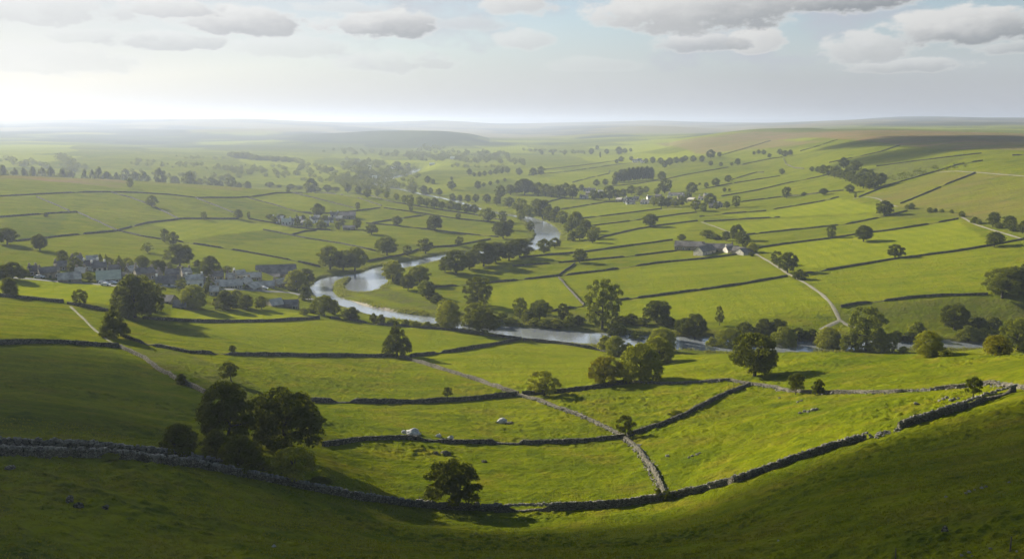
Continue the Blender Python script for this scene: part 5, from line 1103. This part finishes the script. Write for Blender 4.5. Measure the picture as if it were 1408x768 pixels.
for (px, py, hw, hh, wt, dark) in CL:
    a, s, _ = ray(px, py); e = math.atan(s); ha = hw / F; he = hh / F
    da = M2('MULTIPLY', M2('SUBTRACT', azn, a), 1 / ha); de = M2('MULTIPLY', M2('SUBTRACT', eln, e), 1 / he)
    del_ = M2('MULTIPLY', M2('MINIMUM', de, 0), 1.5); deu = M2('MAXIMUM', de, 0)
    r2 = M2('ADD', M2('MULTIPLY', da, da), M2('ADD', M2('MULTIPLY', del_, del_), M2('MULTIPLY', deu, deu)))
    q = math_(t, 'MULTIPLY', M2('SUBTRACT', 1.0, r2), .9); q = math_(t, 'MAXIMUM', q, -3)
    q = M2('ADD', M2('MULTIPLY', nn, 1.05), q)
    k = math_(t, 'MULTIPLY', ramp(t, q, -.10, .50), min(1, wt))
    cov = k if cov is None else M2('MAXIMUM', cov, k)
    # the side away from the sun and the flat base are in shade
    sh = ramp(t, M2('ADD', M2('ADD', M2('MULTIPLY', da, .35), M2('MULTIPLY', de, -.75)), M2('MULTIPLY', nn, -.40)), -.75, .45)
    sh = M2('MULTIPLY', M2('MULTIPLY', sh, dark), ramp(t, q, .05, .6))
    dk = sh if dk is None else M2('MAXIMUM', dk, sh)
veil = M2('MULTIPLY', ramp(t, M2('ADD', n3, M2('MULTIPLY', M2('SUBTRACT', n1, .5), .6)), .35, .7), VEIL)
lowv = M2('MULTIPLY', ramp(t, eln, .16, .0), LOWV)
# mean colour of cloud light: brightest towards the sun
sd = N(t, 'ShaderNodeVectorMath', operation='DOT_PRODUCT'); L(t, tc.outputs['Generated'], sd.inputs[0]); sd.inputs[1].default_value = tuple(SDIR)
tow = ramp(t, sd.outputs['Value'], .35, .97)
ccol = mixc(t, tow, CL_FAR, CL_SUN)
cdark = mixc(t, tow, CD_FAR, CD_SUN)
cc = mixc(t, dk, ccol, cdark)
vcol = mixc(t, tow, VC_FAR, VC_SUN)
veil = M2('MULTIPLY', M2('MAXIMUM', veil, M2('MULTIPLY', tow, .85)), ramp(t, eln, .50, .26)); base = mixc(t, M2('MAXIMUM', veil, lowv), sky.outputs[0], vcol)
up = ramp(t, eln, .30, .55)         # unseen sky above the view, darkened to lower the ambient light
fin = mixc(t, cov, base, cc)
fin = mixc(t, M2('MULTIPLY', up, .5), fin, (.9, 1.5, 2.6))
bg = N(t, 'ShaderNodeBackground', ins={'Strength': SKY_STR}); L(t, fin, bg.inputs['Color'])
wo = N(t, 'ShaderNodeOutputWorld'); L(t, bg.outputs[0], wo.inputs['Surface'])
# ------------------------------------------------------------------ clouds overhead whose shadows lie on the dale
cm, ct = nt('cloud_vapour')
vs = N(ct, 'ShaderNodeVolumePrincipled', ins={'Density': CLOUD_D, 'Anisotropy': .5, 'Color': (.98, .98, .98, 1)})
oo = N(ct, 'ShaderNodeOutputMaterial'); L(ct, vs.outputs[0], oo.inputs['Volume'])
def cloud(name, label, blobs, zc, thick, seed, vox=14):
    """blobs: patches of ground (x, y, rx, ry) to be shaded; the cloud floats where the sun's rays to them pass"""
    rng = random.Random(seed); bm = bmesh.new()
    for (gx, gy, rx, ry, gz) in blobs:
        tt = (zc - gz) / SDIR[2]; cx = gx + SDIR[0] * tt; cy = gy + SDIR[1] * tt
        MX = __import__('mathutils').Matrix
        bmesh.ops.create_icosphere(bm, subdivisions=3, radius=1.0, matrix=MX.Translation((cx, cy, zc + thick * .1)) @ MX.Diagonal((rx, ry, thick * .42, 1)))
        n = max(8, int(rx * ry / 500))
        for k in range(n):
            a = rng.uniform(0, 6.28); q = .35 + .6 * math.sqrt(rng.random()); r = rng.uniform(.5, 1.0) * min(rx, ry) * .42
            m4 = __import__('mathutils').Matrix.Translation((cx + math.cos(a) * q * rx, cy + math.sin(a) * q * ry, zc + rng.uniform(0, thick * .35) * (1 - q))) @ __import__('mathutils').Matrix.Diagonal((r, r, r * .8, 1))
            bmesh.ops.create_icosphere(bm, subdivisions=2, radius=1.0, matrix=m4)
    me = bpy.data.meshes.new(name); bm.to_mesh(me); bm.free(); me.materials.append(cm)
    o = bpy.data.objects.new(name, me); C.objects.link(o)
    md = o.modifiers.new('union', 'REMESH'); md.mode = 'VOXEL'; md.voxel_size = vox; md.use_smooth_shade = True
    tag(o, label, 'cloud', kind='stuff'); return o
if CLOUDS:
    for i, (lab, blobs, zc, th) in enumerate(CLOUD_SPECS): cloud('cloud', lab, blobs, zc, th, 20 + i)
# ------------------------------------------------------------------ the air
if HAZE:
    S_ = 12600; zt = HAZE_TOP; v, f = boxv(-S_, -S_, -4, S_, S_, zt); hz = meshobj('haze', v, f, bpy.data.materials.new('air'))
    hm = hz.data.materials[0]; hm.use_nodes = True; ht = hm.node_tree; ht.nodes.clear()
    pv = N(ht, 'ShaderNodeVolumePrincipled', ins={'Density': HAZE, 'Anisotropy': HAZE_G, 'Color': HAZE_COL}); ho = N(ht, 'ShaderNodeOutputMaterial'); L(ht, pv.outputs[0], ho.inputs['Volume'])
    hz['kind'] = 'stuff'; hz['label'] = 'pale summer haze lying in the dale'
SC.view_settings.view_transform = 'Standard'; SC.view_settings.look = 'None'; SC.view_settings.gamma = 1; SC.view_settings.exposure = EXPO; SC.view_settings.use_curve_mapping = False
SC.render.engine = 'CYCLES'; cy = SC.cycles
cy.max_bounces = 6; cy.diffuse_bounces = 2; cy.glossy_bounces = 2; cy.transmission_bounces = 3; cy.volume_bounces = 1; cy.transparent_max_bounces = 16
cy.use_denoising = True; cy.sample_clamp_indirect = 4.0; cy.use_adaptive_sampling = True; cy.adaptive_threshold = .02
cy.caustics_reflective = False; cy.caustics_refractive = False
